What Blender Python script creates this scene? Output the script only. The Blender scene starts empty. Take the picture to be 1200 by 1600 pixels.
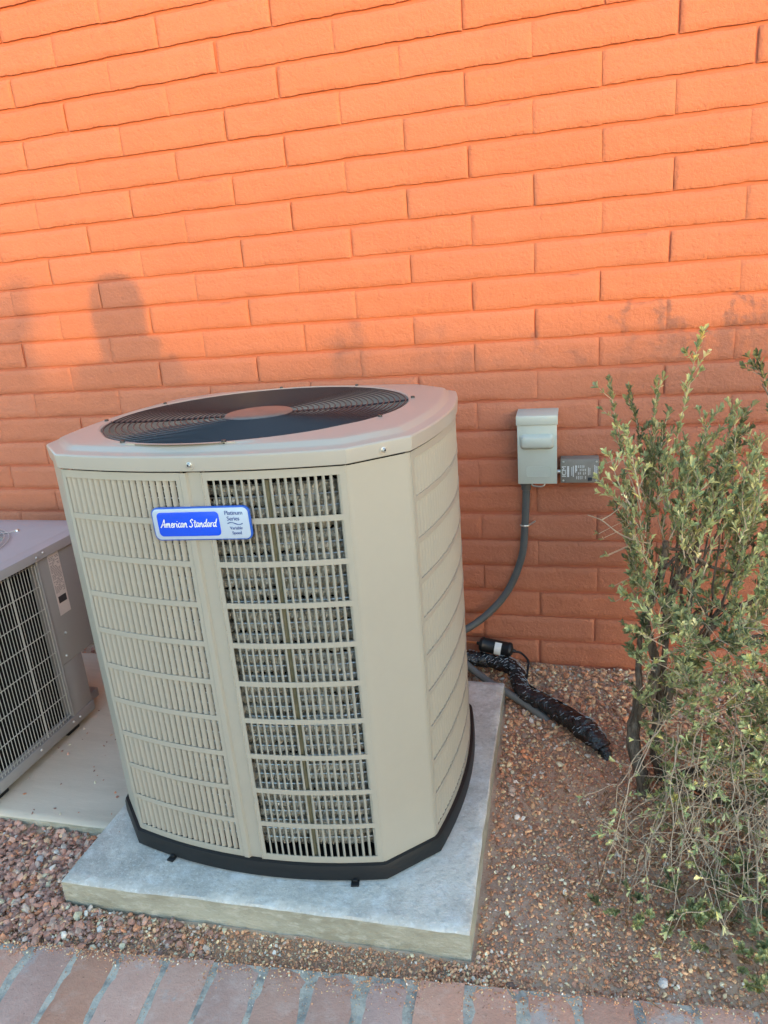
import bpy, bmesh, math, random
import numpy as np
from mathutils import Vector, Matrix, noise as mnoise
R = math.radians
random.seed(7); RNG = np.random.default_rng(7)
sc = bpy.context.scene
COL = sc.collection
# ------------------------------------------------------------------ camera
CAM = Vector((1.759, -2.455, 1.425)); YAW, PITCH, ROLL = R(15.997), R(-17.66), R(-4.679); FPX = 1104.2
def cam_axes():
    ca, sa, cb, sb = math.cos(YAW), math.sin(YAW), math.cos(PITCH), math.sin(PITCH)
    r = Vector((ca, sa, 0)); f = Vector((-sa*cb, ca*cb, sb)); u = r.cross(f)
    c, s = math.cos(ROLL), math.sin(ROLL)
    return r*c + u*s, u*c - r*s, f
AX_R, AX_U, AX_F = cam_axes()
cd = bpy.data.cameras.new('camera'); co = bpy.data.objects.new('camera', cd); COL.objects.link(co)
cd.sensor_fit = 'HORIZONTAL'; cd.sensor_width = 36; cd.lens = FPX/1200*36; cd.clip_start = .02; cd.clip_end = 400
m = Matrix((AX_R, AX_U, -AX_F)).transposed().to_4x4(); m.translation = CAM; co.matrix_world = m
sc.camera = co
# ------------------------------------------------------------------ light
SUN_AZ, SUN_EL = R(32.5), R(2.9)            # to the right of straight behind the viewer, just above the skyline
SUN_DIR = Vector((math.sin(SUN_AZ)*math.cos(SUN_EL), -math.cos(SUN_AZ)*math.cos(SUN_EL), math.sin(SUN_EL)))
w = bpy.data.worlds.new('World'); sc.world = w; w.use_nodes = True
nt = w.node_tree; bg = nt.nodes['Background']
sky = nt.nodes.new('ShaderNodeTexSky'); sky.sky_type = 'NISHITA'; sky.sun_disc = False
sky.sun_elevation = SUN_EL; sky.sun_rotation = math.pi - SUN_AZ
sky.air_density = 1.0; sky.dust_density = .6; sky.ozone_density = 2.0
nt.links.new(sky.outputs[0], bg.inputs[0]); bg.inputs[1].default_value = 0.15
sl = bpy.data.lights.new('sun', 'SUN'); sl.energy = 0.27; sl.angle = R(.6); sl.color = (1.0, .47, .0)
so = bpy.data.objects.new('sun', sl); COL.objects.link(so); so.rotation_euler = SUN_DIR.to_track_quat('Z', 'Y').to_euler()
sc.view_settings.view_transform = 'Standard'; sc.view_settings.look = 'None'
sc.view_settings.exposure = 3.62; sc.view_settings.gamma = 1
sc.render.engine = 'CYCLES'
# ------------------------------------------------------------------ helpers
def ray(px, py): return AX_F + AX_R*((px-600)/FPX) + AX_U*((800-py)/FPX)
def at(px, py, Y): d = ray(px, py); return CAM + d*((Y-CAM.y)/d.y)      # point of the place at depth Y
class MB:
    def __init__(s): s.v = []; s.f = []
    def add(s, vs, fs):
        n = len(s.v); s.v += [tuple(p) for p in vs]; s.f += [tuple(i+n for i in f) for f in fs]; return s
    def box(s, lo, hi, M=None):
        x0, y0, z0 = lo; x1, y1, z1 = hi
        vs = [Vector(p) for p in ((x0,y0,z0),(x1,y0,z0),(x1,y1,z0),(x0,y1,z0),(x0,y0,z1),(x1,y0,z1),(x1,y1,z1),(x0,y1,z1))]
        if M: vs = [M @ p for p in vs]
        return s.add(vs, [(0,3,2,1),(4,5,6,7),(0,1,5,4),(1,2,6,5),(2,3,7,6),(3,0,4,7)])
    def tube(s, pts, rad, n=8, cap=True, closed=False):
        pts = [Vector(p) for p in pts]; N = len(pts)
        rad = rad if isinstance(rad, (list, tuple)) else [rad]*N
        vs = []; up = None
        for i, p in enumerate(pts):
            a = pts[(i-1) % N] if (closed or i) else pts[i]
            b = pts[(i+1) % N] if (closed or i < N-1) else pts[i]
            t = (b-a).normalized()
            if up is None:
                up = Vector((0,0,1)) if abs(t.z) < .9 else Vector((1,0,0))
            sx = t.cross(up).normalized(); up = sx.cross(t).normalized()
            for k in range(n):
                a_ = 2*math.pi*k/n
                vs.append(p + (sx*math.cos(a_) + up*math.sin(a_))*rad[i])
        fs = []
        for i in range(N if closed else N-1):
            j = (i+1) % N
            for k in range(n):
                l = (k+1) % n
                fs.append((i*n+k, i*n+l, j*n+l, j*n+k))
        if cap and not closed: fs += [tuple(range(n-1, -1, -1)), tuple((N-1)*n+k for k in range(n))]
        return s.add(vs, fs)
    def loft(s, rings, closed=True, cap0=False, cap1=False):
        n = len(rings[0]); vs = [p for r_ in rings for p in r_]; fs = []
        for i in range(len(rings)-1):
            for k in range(n if closed else n-1):
                l = (k+1) % n; fs.append((i*n+k, i*n+l, (i+1)*n+l, (i+1)*n+k))
        if cap0: fs.append(tuple(range(n-1, -1, -1)))
        if cap1: fs.append(tuple((len(rings)-1)*n+k for k in range(n)))
        return s.add(vs, fs)
    def lathe(s, prof, n=24, M=None):
        rings = []
        for r_, z in prof:
            ring = [Vector((r_*math.cos(2*math.pi*k/n), r_*math.sin(2*math.pi*k/n), z)) for k in range(n)]
            rings.append([M @ p for p in ring] if M else ring)
        return s.loft(rings, True, True, True)
    def mesh(s, name, smooth=None, bevel=0, seg=2):
        me = bpy.data.meshes.new(name); me.from_pydata(s.v, [], s.f)
        if bevel:
            bm = bmesh.new(); bm.from_mesh(me)
            es = [e for e in bm.edges if len(e.link_faces) == 2 and e.calc_face_angle(0) > .5]
            bmesh.ops.bevel(bm, geom=es, offset=bevel, segments=seg, affect='EDGES', profile=.5, clamp_overlap=True)
            bm.to_mesh(me); bm.free()
        if smooth is not None or bevel:
            me.polygons.foreach_set('use_smooth', [True]*len(me.polygons))
            me.set_sharp_from_angle(angle=R(smooth if smooth else 40))
        me.update(); return me
def link(name, me, mat=None, parent=None, loc=None, rot=None):
    o = bpy.data.objects.new(name, me); COL.objects.link(o)
    if mat is not None and me is not None and not me.materials: me.materials.append(mat)
    if parent: o.parent = parent
    if loc is not None: o.location = loc
    if rot is not None: o.rotation_euler = rot
    return o
def obj(name, mb, mat, parent=None, smooth=None, bevel=0, seg=2, loc=None, rot=None):
    return link(name, mb.mesh(name, smooth, bevel, seg), mat, parent, loc, rot)
def tag(o, label=None, cat=None, group=None, kind=None):
    for k, v in (('label', label), ('category', cat), ('group', group), ('kind', kind)):
        if v: o[k] = v
    return o
def thing(name, loc, label, cat, group=None, rotz=0):
    o = bpy.data.objects.new(name, None); COL.objects.link(o); o.location = loc; o.rotation_euler = (0,0,rotz)
    o.empty_display_size = .1
    return tag(o, label, cat, group)
def bez(pts, n=12):                                    # Catmull-Rom through the points
    P = [Vector(p) for p in pts]; P = [P[0]*2-P[1]] + P + [P[-1]*2-P[-2]]; out = []
    for i in range(1, len(P)-2):
        for k in range(n):
            t = k/n; a, b, c, d = P[i-1], P[i], P[i+1], P[i+2]
            out.append(.5*((2*b) + (c-a)*t + (2*a-5*b+4*c-d)*t*t + (3*b-a-3*c+d)*t**3))
    return out + [P[-2]]
# ------------------------------------------------------------------ materials
def mat(name, base, rough=.6, metal=0, var=None, vscale=4, vamt=.5, bump=(), spec=.5, coat=0, attr=None, coords='pos', stretch=None, piece=0):
    """Principled; var = second colour blended by noise, bump = list of (scale, strength, distance)"""
    M_ = bpy.data.materials.new(name); M_.use_nodes = True; t = M_.node_tree; N = t.nodes; L = t.links
    p = N['Principled BSDF']; p.inputs['Roughness'].default_value = rough; p.inputs['Metallic'].default_value = metal
    p.inputs['Specular IOR Level'].default_value = spec; p.inputs['Coat Weight'].default_value = coat
    g = N.new('ShaderNodeNewGeometry'); src = g.outputs['Position']
    if coords == 'obj': src = N.new('ShaderNodeTexCoord').outputs['Object']
    if stretch:
        mp = N.new('ShaderNodeMapping'); mp.inputs['Scale'].default_value = stretch; L.new(src, mp.inputs[0]); src = mp.outputs[0]
    col = None
    if attr:
        a = N.new('ShaderNodeAttribute'); a.attribute_name = attr; col = a.outputs['Color']
    else:
        rgb = N.new('ShaderNodeRGB'); rgb.outputs[0].default_value = (*base, 1); col = rgb.outputs[0]
    for c2, scl, amt, lo, hi in (var or []):
        n = N.new('ShaderNodeTexNoise'); n.inputs['Scale'].default_value = scl; n.inputs['Detail'].default_value = 6; n.inputs['Roughness'].default_value = .65
        L.new(src, n.inputs['Vector'])
        mr = N.new('ShaderNodeMapRange'); mr.inputs[1].default_value = lo; mr.inputs[2].default_value = hi; mr.inputs[4].default_value = amt; L.new(n.outputs[0], mr.inputs[0])
        mx = N.new('ShaderNodeMix'); mx.data_type = 'RGBA'; L.new(mr.outputs[0], mx.inputs[0]); L.new(col, mx.inputs[6]); mx.inputs[7].default_value = (*c2, 1); col = mx.outputs[2]
    if piece:
        oi = N.new('ShaderNodeObjectInfo'); hs = N.new('ShaderNodeHueSaturation'); L.new(col, hs.inputs['Color'])
        for sock, k, sd in (('Value', piece, 1.0), ('Saturation', piece*1.6, 7.31)):
            w1 = N.new('ShaderNodeMath'); w1.operation = 'MULTIPLY'; w1.inputs[1].default_value = sd; L.new(oi.outputs['Random'], w1.inputs[0])
            w2 = N.new('ShaderNodeMath'); w2.operation = 'FRACT'; L.new(w1.outputs[0], w2.inputs[0])
            w3 = N.new('ShaderNodeMapRange'); w3.inputs[3].default_value = 1-k; w3.inputs[4].default_value = 1+k; L.new(w2.outputs[0], w3.inputs[0]); L.new(w3.outputs[0], hs.inputs[sock])
        col = hs.outputs[0]
    L.new(col, p.inputs['Base Color'])
    prev = None
    for scl, st, dist in bump:
        n = N.new('ShaderNodeTexNoise'); n.inputs['Scale'].default_value = scl; n.inputs['Detail'].default_value = 4; L.new(src, n.inputs['Vector'])
        b = N.new('ShaderNodeBump'); b.inputs['Strength'].default_value = st; b.inputs['Distance'].default_value = dist; L.new(n.outputs[0], b.inputs['Height'])
        if prev: L.new(prev, b.inputs['Normal'])
        prev = b.outputs[0]
    if prev: L.new(prev, p.inputs['Normal'])
    return M_
M = {}
M['paint'] = mat('terracotta_paint', (.475,.172,.094), .72, var=[((.44,.154,.086), 1.6, .6, .4, .68), ((.515,.195,.108), 8, .5, .5, .72), ((.41,.143,.082), 38, .5, .5, .75)], bump=[(30,.5,.007),(110,.9,.004),(330,.9,.002)], spec=.3, piece=.008)
M['mortar'] = mat('painted_mortar', (.47,.152,.088), .8, var=[((.40,.125,.072), 6, .6, .4, .7)], bump=[(60,.5,.004),(220,.5,.002)], spec=.3)
M['beige'] = mat('beige_enamel', (.385,.35,.28), .38, var=[((.357,.323,.257), 3, .6, .4, .7), ((.41,.37,.30), 40, .25, .5, .8)], bump=[(900,.06,.0004)], spec=.5)
M['lid'] = mat('beige_enamel_lid', (.40,.366,.305), .3, var=[((.375,.342,.28), 4, .5, .4, .7)], bump=[(700,.05,.0004)], spec=.55)
M['black'] = mat('black_plastic', (.005,.006,.007), .5, var=[((.014,.014,.014), 14, .5, .5, .8)], bump=[(120,.1,.001)])
M['void'] = mat('dark_interior', (.0035,.0035,.0035), .9, spec=.2)  # near-black base colour stands in for shade inside the units
M['wire'] = mat('grille_wire', (.035,.036,.040), .38, metal=.3)
M['blade'] = mat('fan_blade', (.10,.115,.14), .3, metal=.7)
M['alu'] = mat('spine_fin_aluminium', (.46,.435,.36), .32, metal=.6, var=[((.17,.155,.11), 45, .8, .46, .62), ((.85,.82,.72), 130, .9, .56, .66)], bump=[(500,.8,.004)])  # pale noise flecks are glints painted into the metal colour
M['rod'] = mat('coil_rod', (.16,.15,.09), .6, var=[((.08,.08,.04), 50, .8, .4, .7)])
M['steel'] = mat('screw_steel', (.62,.62,.58), .3, metal=.9)
M['hub'] = mat('hub_cap', (.15,.13,.115), .35, var=[((.22,.19,.165), 30, .6, .4, .7)], metal=.2)
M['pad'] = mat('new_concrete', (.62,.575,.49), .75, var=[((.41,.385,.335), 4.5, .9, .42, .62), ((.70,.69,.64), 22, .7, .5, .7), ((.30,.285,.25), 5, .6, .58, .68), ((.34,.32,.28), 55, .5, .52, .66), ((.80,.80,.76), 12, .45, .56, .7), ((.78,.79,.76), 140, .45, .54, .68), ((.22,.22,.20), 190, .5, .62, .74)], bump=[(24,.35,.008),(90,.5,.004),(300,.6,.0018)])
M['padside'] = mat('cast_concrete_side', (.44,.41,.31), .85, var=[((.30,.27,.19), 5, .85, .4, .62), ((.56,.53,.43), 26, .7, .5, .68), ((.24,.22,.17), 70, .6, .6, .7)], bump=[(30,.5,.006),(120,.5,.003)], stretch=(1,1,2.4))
M['oldpad'] = mat('old_concrete', (.64,.54,.41), .85, var=[((.54,.45,.335), 4, .7, .4, .65), ((.72,.62,.48), 24, .5, .5, .75), ((.2,.17,.13), 90, .4, .62, .75)], bump=[(60,.16,.002),(300,.3,.001)], stretch=(.5,3,1))
M['soil'] = mat('reddish_soil', (.66,.44,.285), .95, var=[((.42,.275,.195), 3.5, .8, .42, .62), ((.66,.48,.34), 9, .8, .5, .7), ((.64,.50,.38), 260, .8, .55, .68), ((.20,.115,.085), 200, .7, .56, .68)], bump=[(70,.35,.005),(260,.4,.002)], spec=.2)
M['gravel'] = mat('crushed_stone', (1,1,1), .85, attr='Col', var=[((.10,.07,.06), 300, .35, .5, .75)], bump=[(400,.4,.001)], spec=.3)
M['paver'] = mat('red_brick_paver', (.60,.365,.275), .85, var=[((.50,.285,.21), 7, .8, .4, .65), ((.66,.48,.39), 22, .6, .52, .7), ((.46,.45,.41), 6, .7, .58, .66), ((.06,.035,.03), 110, .8, .66, .72)], bump=[(90,.6,.003),(300,.6,.0015)], spec=.25, piece=.14)
M['grout'] = mat('grey_mortar', (.54,.49,.385), .9, var=[((.17,.165,.15), 30, .8, .42, .65), ((.40,.41,.38), 80, .5, .5, .7)], bump=[(120,.6,.003),(400,.5,.001)])
M['grey'] = mat('grey_enamel', (.30,.293,.28), .42, var=[((.27,.25,.245), 4, .6, .4, .7)], bump=[(600,.06,.0004)])
M['greytop'] = mat('pale_grey_enamel', (.39,.38,.375), .5, var=[((.34,.33,.325), 6, .6, .4, .7)], bump=[(500,.1,.0005)])
M['wirelt'] = mat('pale_wire', (.52,.51,.47), .45, metal=.2)
M['box'] = mat('grey_green_enamel', (.50,.53,.45), .36, var=[((.46,.49,.41), 12, .5, .4, .7)], bump=[(500,.06,.0004)])
M['surge'] = mat('brown_grey_polycarb', (.25,.225,.185), .5, var=[((.17,.155,.13), 40, .5, .4, .7)], bump=[(400,.1,.0006)])
M['white'] = mat('white_print', (.78,.78,.74), .6)
M['sticker'] = mat('white_sticker', (.66,.60,.56), .6, var=[((.58,.53,.49), 30, .4, .4, .7)])
M['ink'] = mat('dark_ink', (.03,.03,.035), .6)
M['greyink'] = mat('grey_ink', (.22,.20,.20), .6)
M['blue'] = mat('badge_blue', (.004,.075,.70), .25, spec=.6)
M['bluerim'] = mat('badge_rim_blue', (.02,.10,.46), .3)
M['silver'] = mat('badge_silver', (.50,.58,.68), .32, metal=.25)
M['navy'] = mat('badge_navy_print', (.03,.07,.25), .5)
M['conduit'] = mat('grey_conduit', (.085,.092,.090), .5, var=[((.11,.115,.11), 30, .5, .4, .7)])
M['conduit2'] = mat('pale_grey_conduit', (.17,.165,.15), .5)
M['wrap'] = mat('black_foil_wrap', (.008,.008,.009), .22, var=[((.03,.03,.03), 70, .6, .5, .7)], bump=[(45,.9,.012),(140,.8,.006)], spec=.8)
M['copper'] = mat('copper', (.70,.25,.10), .35, metal=.9)
M['bark'] = mat('grey_brown_bark', (.19,.145,.105), .9, var=[((.075,.055,.04), 40, .9, .42, .6), ((.32,.26,.20), 90, .6, .52, .7)], bump=[(70,1,.008),(220,.8,.003)], stretch=(1,1,.25), spec=.2)
M['twig'] = mat('pale_twig', (.56,.42,.28), .85, var=[((.27,.20,.14), 30, .8, .4, .62), ((.66,.53,.38), 60, .5, .5, .7)], bump=[(400,.5,.001)], spec=.2)
M['leaf'] = mat('sage_leaf', (1,1,1), .62, attr='Col', bump=[(300,.2,.001)], spec=.3)
M['dryleaf'] = mat('dry_leaf', (.27,.15,.07), .8, var=[((.16,.08,.035), 60, .8, .4, .65)], spec=.2)
M['fence'] = mat('tan_block', (.34,.25,.18), .9, var=[((.27,.19,.13), 3, .7, .4, .7)], bump=[(40,.4,.006)])
M['whitestone'] = mat('white_quartz', (.62,.58,.53), .7, var=[((.45,.38,.32), 60, .7, .45, .65)], bump=[(150,.5,.003)])
# ------------------------------------------------------------------ ground
def ground_z(x, y):
    return .010*mnoise.noise(Vector((x*2.3, y*2.3, 3))) + .005*mnoise.noise(Vector((x*9, y*9, 8)))
def build_ground():
    xs = sorted(set(list(np.linspace(-.9, 3.2, 165)) + [-60,-20,-6,-2.5,-1.4,3.8,5,9,20,60])); ys = sorted(set(list(np.linspace(-1.7, .12, 75)) + [-60,-20,-9,-5,-3,-2.2]))
    vs = [(x, y, (ground_z(x, y)-.004 if (-.9 <= x <= 3.2 and y > -1.32) else -.012)) for y in ys for x in xs]; n = len(xs)
    fs = [(j*n+i, j*n+i+1, (j+1)*n+i+1, (j+1)*n+i) for j in range(len(ys)-1) for i in range(n-1)]
    o = obj('ground', MB().add(vs, fs), M['soil'], smooth=60); tag(o, 'reddish brown soil bed along the foot of the wall', None, None, 'structure')
build_ground()
# soldier course of brick pavers with grey joints
PV0 = Vector((.526, -1.447, 0)); PVD = Vector((math.cos(R(5.45)), math.sin(R(5.45)), 0)); PVN = Vector((PVD.y, -PVD.x, 0))
def paving():
    ang = R(5.45)
    bed = MB(); a = PV0 - PVD*1.7; b = PV0 + PVD*3.2
    for q in ((a, b),):
        vs = [a+PVN*.006, b+PVN*.006, b+PVN*.88, a+PVN*.88]
        bed.add([(p.x,p.y,.0085) for p in vs] + [(p.x,p.y,-.05) for p in vs], [(3,2,1,0),(0,1,5,4),(1,2,6,5),(2,3,7,6),(3,0,4,7)])
    root = obj('brick_paving', bed, M['grout']); tag(root, 'weathered red brick paving edge with grey mortar joints', None, None, 'structure')
    ms = []
    for k in range(8):
        rr = random.Random(40+k); mb = MB(); L_, W_ = .205, .1000; nx, ny = 8, 5
        top = []
        for j in range(ny):
            for i in range(nx):
                x = L_*i/(nx-1); y = W_*(j/(ny-1)-.5); edge = i in (0,nx-1) or j in (0,ny-1)
                if edge: x += rr.uniform(-.0022,.0022); y += rr.uniform(-.0018,.0018)
                top.append((x, y, .012 - (.0035 if edge else 0) + rr.uniform(-.0008,.0008)))
        fs = [(j*nx+i, j*nx+i+1, (j+1)*nx+i+1, (j+1)*nx+i) for j in range(ny-1) for i in range(nx-1)]
        rim = [i for i in range(nx)] + [j*nx+nx-1 for j in range(1,ny)] + [(ny-1)*nx+i for i in range(nx-2,-1,-1)] + [j*nx for j in range(ny-2,0,-1)]
        n0 = len(top); vs = top + [(top[i][0], top[i][1], -.03) for i in rim]
        for a_ in range(len(rim)):
            b_ = (a_+1) % len(rim); fs.append((rim[b_], rim[a_], n0+a_, n0+b_))
        me = mb.add(vs, fs).mesh('paver', 50); me.materials.append(M['paver']); ms.append(me)
    pitch = .1128; px0 = .006
    for row in range(4):
        for i in range(-15, 28):
            p = PV0 + PVD*(px0 + i*pitch + pitch/2 + (0,.03,.012,.045)[row]) + PVN*(.004 + row*.218)
            link('paver', ms[(i*3+row*5) % 8], None, root, (p.x, p.y, random.uniform(-.0015,.0015)), (random.uniform(-.006,.006), random.uniform(-.006,.006), ang - math.pi/2 + random.uniform(-.012,.012)))
paving()
# ------------------------------------------------------------------ painted slump block wall
BL, BH = .4064, .1016
def wall():
    top = 2.95; x0, x1 = -2.4, 4.4
    mb = MB(); nx, nz = 40, 24
    mb.box((x0, .0085, -.1), (x1, .19, top))
    root = obj('brick_wall', mb, M['mortar']); tag(root, 'terracotta orange painted slump block wall behind the equipment', 'wall')
    ms = []
    for k in range(14):
        rr = random.Random(100+k); nx, nz = 46, 9; vs = []; hd = rr.uniform(.0022,.0050)
        L_, H_ = BL-.0012, BH-.0090-rr.uniform(0,.0035); sd = k*7.3
        for j in range(nz):
            for i in range(nx):
                u = ([0,.008,.016,.026]+list(np.linspace(.045,.955,nx-8))+[.974,.984,.992,1])[i]; v = j/(nz-1); x = (u-.5)*L_; z = (v-.5)*H_
                # wobbly outline
                ez = max(0, 1-min(v,1-v)*6); ex = max(0, 1-min(u,1-u)*14)
                z += ez*(.0024*mnoise.noise(Vector((x*14, sd, v*3))) + .0016*mnoise.noise(Vector((x*55, sd, v*3))) + .0016*mnoise.noise(Vector((x*130, sd, v*3))))
                
                y = -.0008 - .0020*math.sin(math.pi*u)**.3 - .0015*(1-v) + .0022*mnoise.noise(Vector((x*9, z*16, sd))) 
                if j == 0: y = .0008
                if j == nz-1: y = .0035
                de = min(u,1-u)*L_; wj = .0095+.003*mnoise.noise(Vector((z*40, sd, u*5))); y += hd*max(0, 1-de/wj)
                vs.append((x, y, z))
        fs = [(j*nx+i, j*nx+i+1, (j+1)*nx+i+1, (j+1)*nx+i) for j in range(nz-1) for i in range(nx-1)]
        rim = [i for i in range(nx)] + [j*nx+nx-1 for j in range(1,nz)] + [(nz-1)*nx+i for i in range(nx-2,-1,-1)] + [j*nx for j in range(nz-2,0,-1)]
        n0 = len(vs); vs = vs + [(vs[i][0]*.999, .014, vs[i][2]*.985) for i in rim]
        for a_ in range(len(rim)):
            b_ = (a_+1) % len(rim); fs.append((rim[b_], rim[a_], n0+a_, n0+b_))
        me = MB().add(vs, fs).mesh('brick', 55); me.materials.append(M['paint']); ms.append(me)
    spots = []
    for r_ in range(-1, 29):
        row = 21 - r_; off = 0 if row % 2 else .5
        for i in range(-7, 12):
            cx = (i + off + .5)*BL; cz = r_*BH + BH/2
            if x0+.2 < cx < x1-.2 and cz < top-.05: spots.append((cx, cz))
    spots.sort(key=lambda p: abs(p[0]-1.05)/1.35 + abs(p[1]-1.15)/1.35 if False else max(abs(p[0]-1.0)/1.62, abs(p[1]-1.2)/1.35))
    far = MB()
    for n_, (cx, cz) in enumerate(spots):
        k = random.randrange(14); dy = random.uniform(-.0014,.0012); dz = random.uniform(-.0012,.0012); dx = random.uniform(-.004,.004)
        rot = (random.uniform(-.010,.010), random.uniform(-.004,.004), random.uniform(-.0035,.0035))
        if n_ < 300: link('brick', ms[k], None, root, (cx+dx, dy, cz+dz), rot)
        else:
            vs = [(v.co.x+cx, v.co.y+dy, v.co.z+cz) for v in ms[k].vertices]; far.add(vs, [tuple(p.vertices) for p in ms[k].polygons])
    o = obj('brick_courses', far, M['paint'], root, smooth=55); o['kind'] = 'stuff'
wall()
# ------------------------------------------------------------------ concrete pads
def slab(name, corners, z0, z1, mtop, mside, label, n=26, rnd=.006, wob=.0065):
    cx = sum(c[0] for c in corners)/4; cy = sum(c[1] for c in corners)/4
    root = thing(name, (cx, cy, 0), label, 'concrete pad')
    C4 = [Vector((c[0]-cx, c[1]-cy, 0)) for c in corners]
    def pt(u, v): return (C4[0]*(1-u) + C4[1]*u)*(1-v) + (C4[3]*(1-u) + C4[2]*u)*v
    us = [0, .006] + list(np.linspace(.03,.97,n)) + [.994, 1]; N = len(us); vs = []
    for j, v in enumerate(us):
        for i, u in enumerate(us):
            p = pt(u, v); e = i in (0,N-1) or j in (0,N-1)
            if e: q = Vector((0,0,0)) - p; p = p + q.normalized()*(wob*.5*(1+mnoise.noise(p*14)) + wob*.5*mnoise.noise(p*50))
            vs.append((p.x, p.y, z1 - (rnd if e else 0) + .0015*mnoise.noise(p*6) + (.0012*mnoise.noise(p*60) if e else 0)))
    fs = [(j*N+i, j*N+i+1, (j+1)*N+i+1, (j+1)*N+i) for j in range(N-1) for i in range(N-1)]
    obj('top', MB().add(vs, fs), mtop, root, smooth=60)
    rim = [i for i in range(N)] + [j*N+N-1 for j in range(1,N)] + [(N-1)*N+i for i in range(N-2,-1,-1)] + [j*N for j in range(N-2,0,-1)]
    rings = []
    for t in (0, .33, .66, 1):
        rings.append([Vector((vs[i][0]*(1+.0018*t), vs[i][1]*(1+.0018*t), vs[i][2]*(1-t) + z0*t)) for i in rim])
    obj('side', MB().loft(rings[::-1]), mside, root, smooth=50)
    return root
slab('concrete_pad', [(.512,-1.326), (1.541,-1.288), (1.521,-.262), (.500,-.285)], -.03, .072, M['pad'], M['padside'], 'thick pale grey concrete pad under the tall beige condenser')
slab('concrete_pad', [(-1.05,-1.118), (.505,-1.094), (.497,-.16), (-1.05,-.18)], -.05, .022, M['oldpad'], M['padside'], 'thin brownish old concrete pad under the low grey condenser', rnd=.004)
# ------------------------------------------------------------------ tall beige condenser
UC = Vector((.9875, -.777, .072))
HX, HY = .4375, .39; FX, SY = .3325, .287; BUF, BUS = .043, .034       # half sizes, face half lengths, bulges
def fy(x): return -HY - BUF*(1-(x/FX)**2)
def sx_(y): return HX + BUS*(1-(y/SY)**2)
def outline(off=0, n=24, bul=1):
    pts = []
    for i in range(n+1): x = -FX + 2*FX*i/n; pts.append(Vector((x, -HY - bul*BUF*(1-(x/FX)**2), 0)))
    for i in range(n+1): y = -SY + 2*SY*i/n; pts.append(Vector((HX + bul*BUS*(1-(y/SY)**2), y, 0)))
    for i in range(n+1): x = FX - 2*FX*i/n; pts.append(Vector((x, HY + bul*BUF*(1-(x/FX)**2), 0)))
    for i in range(n+1): y = SY - 2*SY*i/n; pts.append(Vector((-HX - bul*BUS*(1-(y/SY)**2), y, 0)))
    if not off: return pts
    out = []; N = len(pts)
    for i in range(N):
        a = (pts[i]-pts[i-1]); b = (pts[(i+1)%N]-pts[i]); na = Vector((a.y,-a.x,0)).normalized(); nb = Vector((b.y,-b.x,0)).normalized()
        nn = (na+nb).normalized(); out.append(pts[i] + nn*off/max(.5, nn.dot(na)))
    return out
def ring(off, z, n=24, bul=1): return [Vector((p.x, p.y, z)) for p in outline(off, n, bul)]
def strip_curve(fn, a, b, z0, z1, d0, d1, n=10):
    """curved sheet on a face: fn(t)->(pos, outward normal); from t=a..b, z0..z1, outer depth d0, inner depth d1"""
    rs = []
    for i in range(n+1):
        p, nr = fn(a+(b-a)*i/n); o_, i_ = p+nr*d0, p+nr*d1
        rs.append([Vector((o_.x,o_.y,z0)), Vector((o_.x,o_.y,z1)), Vector((i_.x,i_.y,z1)), Vector((i_.x,i_.y,z0))])
    return rs
def face_front(x):
    return Vector((x, fy(x), 0)), Vector((2*BUF*x/FX**2, -1, 0)).normalized() if False else Vector((BUF*2*x/FX**2, -1, 0)).normalized()
def face_right(y): return Vector((sx_(y), y, 0)), Vector((1, BUS*2*y/SY**2, 0)).normalized()
def face_left(y): p, n = face_right(y); return Vector((-p.x, p.y, 0)), Vector((-n.x, n.y, 0))
def face_back(x): p, n = face_front(x); return Vector((p.x, -p.y, 0)), Vector((n.x, -n.y, 0))
ZT0, ZPITCH, ZSLOT = 1.006, .0955, .0830          # first slot top above pad, row pitch, slot height
def slat_mesh(wide=True):
    """one pressed louvre slat: outer edge on the face, curling inwards; runs along +X, inwards = +Y"""
    prof = [(-.0002,.0000),(.0026,.0007),(.0062,.0028),(.0089,.0064)] if wide == 1 else [(-.0002,.0000),(.0030,.0004),(.0085,.0036),(.0142,.0105)] if wide == 2 else [(-.0002,.0000),(.0022,.0004),(.0046,.0020),(.0064,.0052)]; th = .0011
    h = ZSLOT/2 + .002; vs = []
    for z in (-h, h):
        for x, y in prof: vs.append((x, y, z))
        for x, y in reversed(prof): vs.append((x-.0005, y+th, z))
    n = 8; fs = [(k, (k+1)%n, n+(k+1)%n, n+k) for k in range(n)] + [tuple(range(n-1,-1,-1)), tuple(range(n,2*n))]
    me = MB().add(vs, fs).mesh('slat', 45); me.materials.append(M['beige']); return me
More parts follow.
